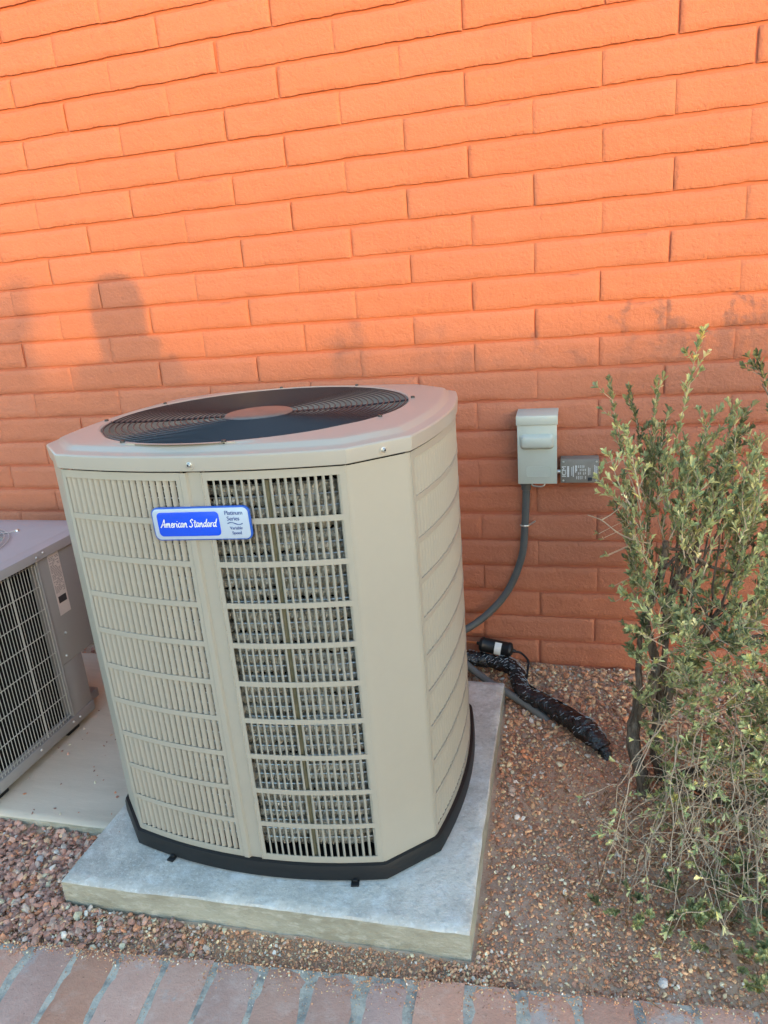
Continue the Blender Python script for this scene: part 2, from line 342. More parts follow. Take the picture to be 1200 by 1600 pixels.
def condenser():
    root = thing('condenser_unit', UC, 'tall beige louvred condenser with blue badge on thick pale pad', 'air conditioner')
    zb, zt = .046, 1.023
    # black base pan
    mb = MB()
    rr = [ring(.010,.002), ring(.014,.006), ring(.013,.034), ring(.010,.044), ring(.004,.0455), ring(-.02,.0455)]
    for r_ in rr[:2]:
        for i, p in enumerate(r_):
            if 24 < i % 25 + 0: pass
    base = obj('base_pan', mb.loft(rr, True, True, True), M['black'], root, smooth=35)
    for x in (-.220, .262):
        p, n = face_front(x); tb = MB(); ang = math.atan2(n.y, n.x) + math.pi/2
        T = Matrix.Translation((p.x, p.y, 0)) @ Matrix.Rotation(ang, 4, 'Z')
        tb.box((-.010,-.030,.0015), (.010,-.008,.0055), T); tb.box((-.006,-.020,.0055), (.006,-.009,.012), T)
        obj('foot_tab', tb, M['black'], base, bevel=.0018)
    # corner panels
    o = outline(0)
    idx = [(24,25),(49,50),(74,75),(99,0)]
    for a, b in idx:
        pa, pb = o[a], o[b]; d = (pb-pa).normalized(); nr = Vector((d.y,-d.x,0))
        # folded sheet: small return, flat, small return
        fa = (o[a]-o[a-1]).normalized(); fb = (o[(b+1)%100]-o[b]).normalized()
        line = [pa - fa*.006 - Vector((fa.y,-fa.x,0))*.010, pa - fa*.005 + Vector((fa.y,-fa.x,0))*.0006, pa + d*.003 + nr*.0018, pa + d*.010 + nr*.002, pb - d*.010 + nr*.002, pb - d*.003 + nr*.0018, pb + fb*.005 + Vector((fb.y,-fb.x,0))*.0006, pb + fb*.006 - Vector((fb.y,-fb.x,0))*.010]
        rs = [[Vector((p.x,p.y,zb)) for p in line], [Vector((p.x,p.y,zt)) for p in line]]
        obj('corner_panel', MB().loft(rs, False), M['beige'], root, smooth=35)
    # louvred panels
    slat_w = slat_mesh(); slat_n = slat_mesh(False); slat_s = slat_mesh(2)
    joined = MB()
    def panel(face, a, b, flip, rows_as_objects, ma=.009, mb_=.010, ns=18, name='louvre_panel', slat=slat_w):
        fm = MB(); lo, hi = min(a,b), max(a,b)
        # border and bars
        for (t0, t1) in ((lo, lo+ma), (hi-mb_, hi)): fm.loft(strip_curve(face, t0, t1, zb, zt, .0016, -.0006, 3), False) ; 
        def bar(z0, z1):
            rs = strip_curve(face, lo+ma, hi-mb_, z0, z1, .0014, -.0008, 12); fm.loft(rs, True)
        bar(ZT0, zt); 
        for k in range(1, 10): bar(ZT0-k*ZPITCH, ZT0-(k-1)*ZPITCH-ZSLOT)
        bar(zb, ZT0-9*ZPITCH-ZSLOT)
        # close the border strips
        p_root = obj(name, fm, M['beige'], root, smooth=30)
        # folded side flanges
        for t in (lo, hi):
            p, n = face(t); fl = MB().add([Vector((p.x,p.y,zb))+n*.0016, Vector((p.x,p.y,zt))+n*.0016, Vector((p.x,p.y,zt))-n*.012, Vector((p.x,p.y,zb))-n*.012], [(0,1,2,3)]); obj('flange', fl, M['beige'], p_root)
        w_ = (hi-lo-ma-mb_)/ns
        for k in range(10):
            zc = ZT0 - k*ZPITCH - ZSLOT/2
            for s in range(ns+1):
                if not flip and s == ns: continue
                if flip and s == 0: continue
                t = lo+ma+s*w_ ; p, n = face(t); ang = math.atan2(n.y, n.x) + math.pi/2
                T = Matrix.Translation((p.x, p.y, zc)) @ Matrix.Rotation(ang, 4, 'Z')
                if face in (face_right,) : pass
                S = Matrix.Scale(-1 if flip else 1, 4, (1,0,0))
                Mx = T @ S
                if rows_as_objects and k < 8:
                    q = link('slat', slat, None, p_root); q.matrix_local = Mx
                else:
                    joined.add([Mx @ v.co for v in slat.vertices], [tuple(pl.vertices) if not flip else tuple(reversed(pl.vertices)) for pl in slat.polygons])
    panel(face_front, -FX+.002, -.0135, False, True)
    panel(face_front, .0375, FX-.002, True, True, ma=.009, mb_=.012, slat=slat_n)
    # pressed centre post
    prof = [(-.0130,.002),(-.0115,.004),(-.004,.0045),(.001,.0042),(.0045,-.002),(.018,-.002),(.0330,-.0015),(.0355,.003),(.0372,.0015)]
    rs = []
    for z in (zb, zt): rs.append([Vector((x, fy(x)-d, z)) for x, d in prof])
    obj('centre_post', MB().loft(rs, False), M['beige'], root, smooth=40)
    panel(face_right, -SY+.003, SY-.003, True, False, ns=32, ma=.012, mb_=.012, slat=slat_s)
    panel(face_left, -SY+.003, SY-.003, False, False, ns=32, ma=.012, mb_=.012)
    panel(face_back, -FX+.003, FX-.003, True, False, ns=36, ma=.012, mb_=.012)
    js = obj('louvre_slats', joined, M['beige'], root, smooth=45); js['kind'] = 'stuff'
    # coil of spine fin tubing
    cp = []
    rc = .20; cx, cy = HX-.022, HY-.016
    def arc(ax, ay, a0, n=14): return [Vector((ax+rc*math.cos(a0+math.pi/2*i/n), ay+rc*math.sin(a0+math.pi/2*i/n), 0)) for i in range(n+1)]
    def bowed(p, q, b, n=36):
        d = q-p; nr = Vector((d.y,-d.x,0)).normalized(); return [p+d*i/n+nr*b*(1-(2*i/n-1)**2) for i in range(1,n)]
    A = [arc(-cx+rc,-cy+rc,math.pi), arc(cx-rc,-cy+rc,-math.pi/2), arc(cx-rc,cy-rc,0), arc(-cx+rc,cy-rc,math.pi/2)]
    path = []
    for i in range(4): path += A[i] + bowed(A[i][-1], A[(i+1)%4][0], .027)
    path = [Vector(p) for p in path]
    P = np.array([[p.x,p.y] for p in path]); Np = len(P); tg = np.roll(P,-1,0)-np.roll(P,1,0); tg /= np.linalg.norm(tg,axis=1)[:,None]; nr = np.stack([tg[:,1],-tg[:,0]],1)
    # finer sampling along the path
    F = 4; ti = np.arange(Np*F)/F; i0 = ti.astype(int); fr = (ti-i0)[:,None]; P2 = P[i0]*(1-fr)+P[(i0+1)%Np]*fr; n2 = nr[i0]*(1-fr)+nr[(i0+1)%Np]*fr; Q = len(P2)
    nk = 7; V = []; Fc = []; base_i = 0
    levels = np.arange(.085, 1.0, .0262)
    for li, z in enumerate(levels):
        rad = .0118 + RNG.uniform(-.0042,.0042,(Q,nk)); sag = .0022*np.sin(np.arange(Q)*.05+li*1.7)[:,None]
        a_ = np.arange(nk)/nk*2*np.pi
        rr_ = rad*np.cos(a_)[None]; zz = rad*np.sin(a_)[None]*1.02 + z + sag
        X = P2[:,0,None] + n2[:,0,None]*rr_; Y = P2[:,1,None] + n2[:,1,None]*rr_
        V.append(np.stack([X,Y,zz],2).reshape(-1,3))
        q = np.arange(Q)[:,None]; k = np.arange(nk)[None]; qn = (q+1)%Q; kn = (k+1)%nk
        Fc.append(np.stack([q*nk+k+base_i, qn*nk+k+base_i, qn*nk+kn+base_i, q*nk+kn+base_i],2).reshape(-1,4)); base_i += Q*nk
    me = bpy.data.meshes.new('coil'); me.from_pydata(np.concatenate(V).tolist(), [], np.concatenate(Fc).tolist()); me.update()
    coil = link('coil', me, M['alu'], root); coil['label'] = 'silver spine fin coil behind the louvres'
    th = MB()
    for z in levels:
        th.tube([Vector((P2[i][0]+n2[i][0]*.0135, P2[i][1]+n2[i][1]*.0135, z+.0131)) for i in range(0,Q,4)], .0013, 5, closed=True)
    obj('coil_tube', th, M['steel'], coil)
    for x in (-.15, .165):
        y = fy(x)+.0145; obj('coil_rod', MB().tube([(x,y,.05),(x,y,1.0)], .0062, 8), M['rod'], coil)
    # near-black shell added behind the coil to paint the inside as shade
    ins = [Vector((p.x*.90,p.y*.90,0)) for p in path[::3]]
    obj('dark_inner_shell', MB().loft([[p+Vector((0,0,.02)) for p in ins],[p+Vector((0,0,.95)) for p in ins]], True, True, False), M['void'], root)
    # lid
    N_ = 100; FR = .385; fc = Vector((-.018, -.012, 0))
    def circ(r_, z):
        out = []
        for p in outline(0):
            a_ = math.atan2(p.y-fc.y, p.x-fc.x); out.append(Vector((fc.x+r_*math.cos(a_), fc.y+r_*math.sin(a_), z)))
        return out
    def mixr(off, z, bul=1): return ring(off, z, bul=bul)
    zl = 1.0255
    rings = [ring(-.004, zl+.002), ring(.0035, zl+.0005), ring(.0065, zl+.002), ring(.0085, zl+.026), ring(.0080, zl+.0305), ring(.0055, zl+.0335), ring(.001, zl+.0348), ring(-.012, zl+.0362), ring(-.0175, zl+.0385), ring(-.024, zl+.0448), ring(-.030, zl+.0472)]
    a = ring(-.034, zl+.0478); b = circ(FR+.014, zl+.0515)
    rings += [a, [p*.66+q*.34 for p, q in zip(a,b)], [p*.33+q*.67 for p, q in zip(a,b)], b, circ(FR+.006, zl+.0520), circ(FR+.001, zl+.0495), circ(FR-.001, zl+.044), circ(FR-.002, zl+.02), circ(FR-.004, zl-.09)]
    lid = obj('lid', MB().loft(rings), M['lid'], root, smooth=24)
    for x, y in ((.0175,-.4455-.0065),(.3915,-.368+.0)):
        # washer head screws on the lip
        if x < .1: p, n = face_front(x)
        else:
            pa, pb = Vector((FX,-HY,0)), Vector((HX,-SY,0)); p = pa*.44+pb*.56; d = (pb-pa).normalized(); n = Vector((d.y,-d.x,0))
        pos = p + n*.0085; T = Matrix.Translation((pos.x,pos.y,zl+.0155)) @ n.to_track_quat('Z','Y').to_matrix().to_4x4()
        s = obj('screw', MB().lathe([(.0001,-.002),(.0062,-.002),(.0062,.0012),(.0054,.0018),(.0050,.0018),(.0044,.0045),(.0030,.0062),(.0001,.0062)], 18, T), M['steel'], lid, smooth=40)
        obj('socket', MB().lathe([(.0001,.0060),(.0024,.0060),(.0024,.0066),(.0001,.0066)], 6, T), M['ink'], s)
        obj('dimple', MB().lathe([(.0001,-.001),(.0105,-.001),(.0098,.0004),(.0001,.0006)], 20, T), M['lid'], s, smooth=40)
    # fan guard
    zf = zl+.0500
    guard = obj('fan_guard', MB().lathe([(.001,zf-.011),(.086,zf-.011),(.088,zf-.008),(.084,zf-.004),(.07,zf-.0015),(.001,zf+.0005)], 48, Matrix.Translation(fc)), M['hub'], root, smooth=40)
    nr_ = 21
    for k in range(nr_):
        r_ = .099 + (FR-.006-.099)*k/(nr_-1); z = zf-.007 + .006*(k/(nr_-1))**1.5
        pts = [fc+Vector((r_*math.cos(2*math.pi*i/72), r_*math.sin(2*math.pi*i/72), z)) for i in range(72)]
        obj('guard_ring', MB().tube(pts, .0017, 5, closed=True), M['wire'], guard, smooth=60)
    for k in range(8):
        a_ = R(14 + 45*k + (8 if k % 2 else 0)); d = Vector((math.cos(a_), math.sin(a_), 0))
        pts = [fc+d*.078+Vector((0,0,zf-.0095)), fc+d*.24+Vector((0,0,zf-.009)), fc+d*(FR-.004)+Vector((0,0,zf-.003)), fc+d*(FR+.012)+Vector((0,0,zf+.0035))]
        obj('guard_spoke', MB().tube(bez(pts,4), .0027, 6), M['wire'], guard, smooth=60)
        T = Matrix.Translation(fc+d*(FR+.012)+Vector((0,0,zf+.002)))
        obj('guard_bolt', MB().lathe([(.001,0),(.0055,0),(.005,.004),(.001,.005)], 10, T), M['wire'], guard, smooth=40)
    # shroud, fan
    obj('fan_shroud', MB().loft([[fc+Vector((.40*math.cos(2*math.pi*i/60),.40*math.sin(2*math.pi*i/60),z)) for i in range(60)] for z in (zl+.03, zl-.16)]), M['void'], root, smooth=60)
    fan = obj('fan', MB().lathe([(.001,zl-.06),(.07,zl-.06),(.075,zl-.05),(.07,zl-.005),(.001,zl-.002)], 32, Matrix.Translation(fc)), M['void'], root, smooth=40)
    for k in range(3):
        bm_ = MB(); vs = []; nr2, na = 8, 10; a0 = R(20+120*k)
        for i in range(nr2):
            r_ = .065+.305*i/(nr2-1)
            for j in range(na):
                t = j/(na-1); aa = a0 + (t-.5)*R(84+14*i/(nr2-1)) ; z = zl-.052 + .060*(t-.15) + .012*math.sin(math.pi*t)
                vs.append(fc+Vector((r_*math.cos(aa), r_*math.sin(aa), z)))
        fs = [(i*na+j, i*na+j+1, (i+1)*na+j+1, (i+1)*na+j) for i in range(nr2-1) for j in range(na-1)]
        n0 = len(vs); vs += [v-Vector((0,0,.003)) for v in vs]; fs += [tuple(n0+q for q in reversed(f)) for f in list(fs)]
        obj('blade', bm_.add(vs, fs), M['blade'], fan, smooth=50)
    return root
UNIT = condenser()
# ------------------------------------------------------------------ badge
def text_mesh(body, size, shear=0, spacing=1, align='CENTER', ext=.0004):
    cu = bpy.data.curves.new('t', 'FONT'); cu.body = body; cu.size = size; cu.shear = shear; cu.space_character = spacing
    cu.align_x = align; cu.align_y = 'CENTER'; cu.extrude = ext; cu.resolution_u = 3
    ob = bpy.data.objects.new('t', cu); COL.objects.link(ob); bpy.context.view_layer.update()
    me = bpy.data.meshes.new_from_object(ob.evaluated_get(bpy.context.evaluated_depsgraph_get()))
    bpy.data.objects.remove(ob); bpy.data.curves.remove(cu); return me
def rrect(w_, h_, r_, n=6, bulge=0, skew=(0,0)):
    pts = []
    for cx, cy, a0 in ((w_/2-r_,h_/2-r_,0),(-w_/2+r_,h_/2-r_,90),(-w_/2+r_,-h_/2+r_,180),(w_/2-r_,-h_/2+r_,270)):
        for i in range(n+1): a_ = R(a0+90*i/n); pts.append((cx+r_*math.cos(a_), cy+r_*math.sin(a_)))
    return pts
def ribbon(mb, pts, wd, z=.0004, T=None):
    P = [Vector((p[0],p[1],0)) for p in pts]; vs = []
    for i, p in enumerate(P):
        a = P[max(0,i-1)]; b = P[min(len(P)-1,i+1)]; d = (b-a).normalized(); n = Vector((-d.y,d.x,0))
        k = wd*(.5+.12*math.sin(i*.9)); vs += [p+n*k, p-n*k]
    vs = [v+Vector((0,0,z)) for v in vs]
    mb.add(vs, [(2*i,2*i+1,2*i+3,2*i+2) for i in range(len(P)-1)])
GLYPH = {  # brush script strokes, x advance in units of x-height 1
 'A': (1.15,[[(-.15,-.05),(.25,.55),(.75,1.75),(.80,1.0),(.86,.0)],[(.05,.55),(.55,.62),(1.02,.62)]]),
 'm': (1.25,[[(0,.9),(.05,0)],[(.05,.35),(.3,.9),(.45,.8),(.42,0)],[(.44,.4),(.72,.92),(.88,.78),(.86,.1),(1.12,.05)]]),
 'e': (.72,[[(.05,.45),(.5,.58),(.45,.9),(.15,.8),(.05,.3),(.3,.0),(.7,.2)]]),
 'r': (.62,[[(.02,.9),(.08,0)],[(.1,.5),(.3,.88),(.58,.82)]]),
 'i': (.42,[[(.1,.85),(.1,.1),(.38,.05)],[(.2,1.25),(.24,1.35)]]),
 'c': (.66,[[(.55,.8),(.3,.92),(.05,.5),(.2,.02),(.6,.15)]]),
 'a': (.82,[[(.55,.85),(.25,.9),(.03,.4),(.2,.0),(.5,.4),(.58,.85),(.56,.1),(.8,.06)]]),
 'n': (.86,[[(0,.9),(.05,0)],[(.06,.4),(.35,.92),(.52,.78),(.52,.08),(.8,.05)]]),
 'S': (1.1,[[(.95,1.45),(.65,1.72),(.3,1.35),(.6,.85),(.72,.35),(.4,-.02),(-.05,.25)]]),
 't': (.62,[[(.3,1.5),(.2,.4),(.28,.02),(.6,.1)],[(-.05,.98),(.62,1.08)]]),
 'd': (.92,[[(.58,.8),(.28,.9),(.03,.4),(.2,.0),(.52,.35)],[(.88,1.75),(.66,.8),(.62,.1),(.88,.08)]]),
 ' ': (.45,[])}
def script_text(s, xh):
    mb = MB(); x = 0; spans = []
    for ch in s:
        adv, st = GLYPH[ch]
        for k in st:
            pts = bez([Vector((x+(p[0]+.14*p[1])*.95, p[1], 0)) for p in k], 4) if len(k) > 2 else [Vector((x+(p[0]+.14*p[1])*.95, p[1], 0)) for p in k]
            ribbon(mb, [(p.x*xh, p.y*xh) for p in pts], xh*.20)
        x += adv*.95
    return mb, x*xh
def badge():
    cx = .0225; p = Vector((UC.x+cx, UC.y+fy(cx)-.0055, .988)); 
    root = thing('badge', p, 'blue and silver maker badge with white script on beige louvres', 'badge')
    root.rotation_euler = (R(90), R(-1.2), R(1.5))          # local x along the face, local y up, local z outwards
    W, H = .2225, .0725
    def plate(name, w_, h_, r_, z0, z1, m_, par, ox=0, bev=.0012, warp=0):
        pts = [(x+ox, y+warp*(1-(2*x/w_)**2)*(1 if y > 0 else -1)) for x, y in rrect(w_, h_, r_, 7)]
        a = [Vector((x,y,z0)) for x, y in pts]; b = [Vector((x,y,z1)) for x, y in pts]
        return obj(name, MB().loft([a,b], True, True, True), m_, par, smooth=50, bevel=bev)
    plate('back_plate', W, H, .014, -.004, .0035, M['bluerim'], root)
    plate('face_plate', W-.0055, H-.0055, .012, .0033, .0046, M['silver'], root, bev=.0005)
    bl = plate('blue_field', .142, .0520, .009, .0044, .0054, M['blue'], root, ox=-.0275, bev=.0004, warp=.0012)
    mb, wd = script_text('American Standard', .0098)
    k = .128/wd; mb.v = [((x-wd/2)*k, y, z) for x, y, z in mb.v]
    obj('script_lettering', mb, M['white'], root, loc=(-.0275,-.0062,.0053))
    for body, y, sz, ox in (('Platinum', .0222, .0128, .0005), ('Series', .0098, .0128, -.002), ('Variable', -.0105, .0095, .002), ('Speed', -.0210, .0095, .002)):
        link('lettering', text_mesh(body, sz, 0, .92), M['navy'], root, (.0765+ox, y, .0049))
    wv = MB(); ribbon(wv, [(x, .0024*math.sin(-x/.034*2*math.pi)) for x in np.linspace(-.017,.017,17)], .0018)
    obj('wave_mark', wv, M['navy'], root, loc=(.0775,-.0005,.0048))
badge()
# ------------------------------------------------------------------ low grey condenser
def low_unit():
    fx = .078; y0, y1 = -1.095, -.385; xb = -.66; zb, zt = .050, .700
    org = Vector((xb/2+fx/2, (y0+y1)/2, .022)); root = thing('low_condenser_unit', org, 'low grey condenser with white wire grille beside the tall beige one', 'air conditioner')
    def L(p): return Vector(p)-org
    def bx(name, lo, hi, m_, par=root, bev=.003): return obj(name, MB().box(L(lo), L(hi)), m_, par, bevel=bev)
    yg = -.700                                        # grille ends here, service panel follows
    base = bx('base_rail', (xb, y0, zb), (fx, -.589, zb+.038), M['grey'])
    bx('corner_post', (fx-.02, yg+.004, zb+.036), (fx-.001, yg+.012, zt-.028), M['grey'], bev=.002)
    sp = bx('service_panel', (xb+.02, yg+.0125, .283), (fx-.002, y1, zt-.030), M['grey'])
    bx('lower_panel', (xb+.05, yg+.0125, zb+.036), (fx-.003, -.592, .2815), M['grey'], bev=.002)
    bx('service_rail', (xb+.1, -.589, zb-.004), (fx-.05, -.50, zb+.030), M['grey'], bev=.002)
    bx('dark_inner_box', (xb+.03, y0+.03, zb+.03), (fx-.034, yg, zt-.03), M['void'], bev=.002)  # near-black box standing in for the shaded inside behind the grille
    # cover with embossed top
    lid = MB(); 
    def rr(inset, z): 
        c = Vector((org.x, org.y, 0)); w_, h_ = (fx-xb)/2+.006-inset, (y1-y0)/2+.006-inset
        return [Vector((x, y, z-org.z)) for x, y in rrect(2*w_, 2*h_, max(.004,.012 if inset < .02 else .035), 5)]
    ri = [rr(.0,zt-.030), rr(0,zt-.004), rr(.001,zt-.001), rr(.004,zt), rr(.030,zt+.001), rr(.036,zt+.0045), rr(.042,zt+.006)]
    FRr = .245; fc = Vector((-.02, -.02, 0))
    last = ri[-1]; cz = zt+.0065-org.z
    cir = [Vector((fc.x+FRr*math.cos(math.atan2(p.y-fc.y,p.x-fc.x)), fc.y+FRr*math.sin(math.atan2(p.y-fc.y,p.x-fc.x)), cz)) for p in last]
    ci2 = [Vector(((p.x-fc.x)*.985+fc.x, (p.y-fc.y)*.985+fc.y, cz-.03)) for p in cir]
    # finer rings
    mid = [p*.5+q*.5 for p, q in zip(last, cir)]
    lo_ = obj('cover', lid.loft(ri+[mid,cir,ci2]), M['greytop'], root, smooth=35)
    obj('fan_well', MB().lathe([(.001,zt-.09-org.z),(.25,zt-.09-org.z),(.26,zt-.02-org.z)], 40, Matrix.Translation(fc)), M['void'], root)
    gd = obj('fan_guard', MB().lathe([(.001,cz+.02),(.05,cz+.02),(.05,cz+.024),(.001,cz+.026)], 24, Matrix.Translation(fc)), M['wirelt'], root, smooth=40)
    for k in range(15):
        r_ = .06 + (.262-.06)*k/14; z = cz + .024 - .020*(k/14)**2.2
        obj('guard_ring', MB().tube([fc+Vector((r_*math.cos(2*math.pi*i/56), r_*math.sin(2*math.pi*i/56), z)) for i in range(56)], .0017, 5, closed=True), M['wirelt'], gd, smooth=60)
    for k in range(4):
        a_ = R(55+90*k); d = Vector((math.cos(a_), math.sin(a_), 0))
        obj('guard_spoke', MB().tube(bez([fc+d*.04+Vector((0,0,cz+.020)), fc+d*.18+Vector((0,0,cz+.013)), fc+d*.262+Vector((0,0,cz+.003)), fc+d*.30+Vector((0,0,cz+.002))],4), .0026, 6), M['wirelt'], gd, smooth=60)
        obj('guard_bolt', MB().lathe([(.001,cz),(.008,cz),(.006,cz+.006),(.001,cz+.007)], 12, Matrix.Translation(fc+d*.295)), M['steel'], gd, smooth=40)
    for k in range(4):
        a0 = R(10+90*k); vs = []
        for i in range(5):
            for j in range(6):
                r_ = .05+.185*i/4; aa = a0+R(62)*(j/5); vs.append(fc+Vector((r_*math.cos(aa), r_*math.sin(aa), cz-.05+.03*j/5)))
        obj('blade', MB().add(vs, [(i*6+j,i*6+j+1,i*6+j+7,i*6+j+6) for i in range(4) for j in range(5)]), mat_blade2, root, smooth=50)
    # wire grille on the visible side and on the front
    g = obj('side_grille', MB().tube([L((fx-.006, y0+.01, zb+.052)), L((fx-.006, yg-.004, zb+.052)), L((fx-.006, yg-.004, zt-.040)), L((fx-.006, y0+.01, zt-.040))], .002, 6, closed=True), M['wirelt'], root, smooth=60)
    y = yg-.004-.0128
    while y > y0+.012:
        thick = abs(y - (-.825)) < .0064
        obj('grille_wire', MB().tube([L((fx-.0065, y, zb+.038)), L((fx-.0065, y, zt-.032))],   .0030 if thick else .00125, 5), M['wirelt'], g, smooth=60); y -= .0128
    for z in (.584,.504,.424,.343,.2625,.181,.1):
        obj('grille_wire', MB().tube([L((fx-.0042, y0+.01, z)), L((fx-.0042, yg-.002, z))], .0016, 5), M['wirelt'], g, smooth=60)
    fg = obj('front_grille', MB().tube([L((xb+.02, y0+.004, zb+.052)), L((fx-.012, y0+.004, zb+.052)), L((fx-.012, y0+.004, zt-.040)), L((xb+.02, y0+.004, zt-.040))], .002, 6, closed=True), M['wirelt'], root)
    fw_ = MB(); x = fx-.026
    while x > xb+.02: fw_.tube([L((x, y0+.004, zb+.04)), L((x, y0+.004, zt-.034))], .0014, 4); x -= .0128
    o = obj('grille_wires', fw_, M['wirelt'], fg); o['kind'] = 'stuff'
    # screws
    for yy, zz in ((-.668,zt-.012),(-.700,zt-.018),(-.645,.386),(-.665,.309),(-.705,zb+.022),(-.670,zb+.020),(-.865,zb+.024)):
        T = Matrix.Translation(L((fx+(.006 if zz > .65 else .0), yy, zz))) @ Matrix.Rotation(R(90), 4, 'Y')
        obj('screw', MB().lathe([(.001,-.002),(.0048,-.002),(.0048,.0008),(.003,.0035),(.001,.0040)], 12, T), M['steel'], root, smooth=40)
    # rating label: white sticker with rows of fine print and a dark block
    lb = obj('rating_label', MB().box((-.0263,-.108,0),(.0263,.108,.0006)), M['sticker'], root, loc=L((fx-.0018,-.6215,.558)), rot=(R(90),0,R(90)))
    ink = MB(); rr_ = random.Random(3)
    for r_ in range(27):
        yy = .098 - r_*.0048; x = -.0225
        while x < .022:
            w_ = rr_.uniform(.003,.010)
            if rr_.random() < .8: ink.box((x, yy-.0010, .0006), (min(x+w_,.0228), yy+.0010, .0009))
            x += w_+.0022
    obj('fine_print', ink, M['greyink'], lb)
    obj('dark_block', MB().box((-.019,-.066,.0006),(.019,-.042,.0010)), M['ink'], lb)
    ft = MB()
    for yy in (-.69, -1.03):
        f_ = obj('rubber_foot', MB().box(L((fx-.075, yy-.03, .0215)), L((fx-.02, yy+.03, zb+.002))), M['black'], root, bevel=.004)
mat_blade2 = mat('teal_grey_blade', (.16,.22,.23), .4, metal=.3)
low_unit()
# ------------------------------------------------------------------ disconnect box, surge protector, conduits
def disconnect():
    x0, x1, z0, z1 = 1.567, 1.696, .748, .985; yf = -.098
    org = Vector(((x0+x1)/2, 0, (z0+z1)/2)); root = thing('disconnect_box', org, 'grey green electrical disconnect box with raised handle on the wall', 'electrical box')
    def L(p): return Vector(p)-org
    obj('case', MB().box(L((x0+.003,yf+.003,z0+.004)), L((x1-.003,.002,z1-.006))), M['box'], root, bevel=.002)
    cov = obj('cover', MB().box(L((x0,yf-.001,z0)), L((x1,yf+.0025,z1-.030))), M['box'], root, bevel=.0012)
    # hood: sloped rain cap
    prof = [(.001,z1+.0035),(yf-.004,z1-.004),(yf-.0055,z1-.008),(yf-.0055,z1-.034),(yf-.003,z1-.034),(yf-.002,z1-.010),(.001,z1-.004)]
    mb = MB(); a = [L((x0-.003,y,z)) for y, z in prof]; b = [L((x1+.003,y,z)) for y, z in prof]
    n = len(prof); mb.add(a+b, [(k,(k+1)%n,n+(k+1)%n,n+k) for k in range(n)]+[tuple(range(n-1,-1,-1)),tuple(range(n,2*n))])
    obj('hood', mb, M['box'], root, bevel=.0008)
    # raised handle pocket
    rs = []
    for ins, d in ((-.003,0),(-.002,.002),(.001,.010),(.004,.0165),(.008,.019)):
        pts = rrect(.108-2*ins, .046-2*ins, max(.003,.014-ins*.6), 6); rs.append([L(((x0+x1)/2+p[0], yf-.001-d, .8945+p[1])) for p in pts])
    obj('handle', MB().loft([r_ for r_ in rs], True, False, True), M['box'], cov, smooth=40)
    # embossed plate with shallow lettering
    e = obj('embossed_plate', MB().loft([[L(((x0+x1)/2+p[0]+.004, yf-.0008-d, .7905+p[1])) for p in rrect(.082-i, .036-i, .004, 4)] for i, d in ((0,0),(.001,.0014),(.004,.0014),(.005,.0006))], True, False, True), M['box'], cov, smooth=40)
    for t, dz in (('CAUTION', .007), ('DISCONNECT', -.006)):
        me = text_mesh(t, .011, 0, 1.0); o = link('embossed_lettering', me, M['box'], cov, L(((x0+x1)/2+.004, yf-.0016, .7905+dz)), (R(90),0,0))
    obj('latch', MB().tube(bez([L((x0+.045,yf+.006,z0)), L((x0+.050,yf-.004,z0-.006)), L((x0+.075,yf-.006,z0-.008)), L((x0+.086,yf-.004,z0-.005)), L((x0+.090,yf+.006,z0))],5), .0026, 6), M['steel'], root, smooth=60)
disconnect()
def surge():
    x0, x1, z0, z1, yf = 1.706, 1.832, .738, .820, -.056
    org = Vector(((x0+x1)/2, 0, (z0+z1)/2)); root = thing('surge_protector', org, 'small brown grey surge protector box with white print beside the disconnect', 'electrical box')
    def L(p): return Vector(p)-org
    obj('case', MB().box(L((x0,yf,z0)), L((x1,.004,z1))), M['surge'], root, bevel=.003)
    obj('nipple', MB().lathe([(.0075,-.014),(.0075,.004)], 12, Matrix.Translation(L((x0,-.040,.775))) @ Matrix.Rotation(R(90),4,'Y')), M['steel'], root, smooth=40)
    for xx in (x0+.010, x1-.008):
        for zz in (z0+.009, z1-.008):
            obj('screw', MB().lathe([(.001,0),(.0036,0),(.003,.0016),(.001,.002)], 12, Matrix.Translation(L((xx,yf-.0002,zz))) @ Matrix.Rotation(R(90),4,'X')), M['steel'], root, smooth=40)
    o = link('lettering', text_mesh('ICM', .0200, 0, .95), M['white'], root, L((x0+.0125,yf-.0006,.779)), (R(90), R(-90), 0))
    o.scale = (1.15,1,1)
    pr = MB(); rr = random.Random(5)
    # columns of sideways print
    for xx, a, b, wd in ((.0255,.760,.797,.0062),(.0375,.764,.794,.0022),(.0425,.760,.798,.0030),(.0505,.775,.800,.0036)):
        z = a
        while z < b:
            l = rr.uniform(.002,.005); pr.box(L((x0+xx-wd/2,yf-.0008,z)), L((x0+xx+wd/2,yf,min(b,z+l)))); z += l+.0008
    for c in range(6):
        for a, b in ((.751,.762),(.768,.776),(.780,.788),(.791,.800)):
            if rr.random() < .85:
                xx = x0+.0535+c*.0058; z = a+rr.uniform(-.001,.001)
                while z < b:
                    l = rr.uniform(.0015,.004); pr.box(L((xx-.0012,yf-.0008,z)), L((xx+.0012,yf,min(b,z+l)))); z += l+.0012
    for xx, a, b in ((.0915,.765,.792),(.0965,.767,.790),(.1115,.760,.800),(.1155,.764,.798),(.1190,.768,.796)):
        z = a
        while z < b:
            l = rr.uniform(.002,.005); pr.box(L((x0+xx-.0010,yf-.0008,z)), L((x0+xx+.0010,yf,min(b,z+l)))); z += l+.001
    obj('fine_print', pr, M['white'], root)
    obj('indicator_lamp', MB().box(L((x0+.090,yf-.0012,.7455)), L((x0+.104,yf,.7575))), M['ink'], root, bevel=.0006)
surge()
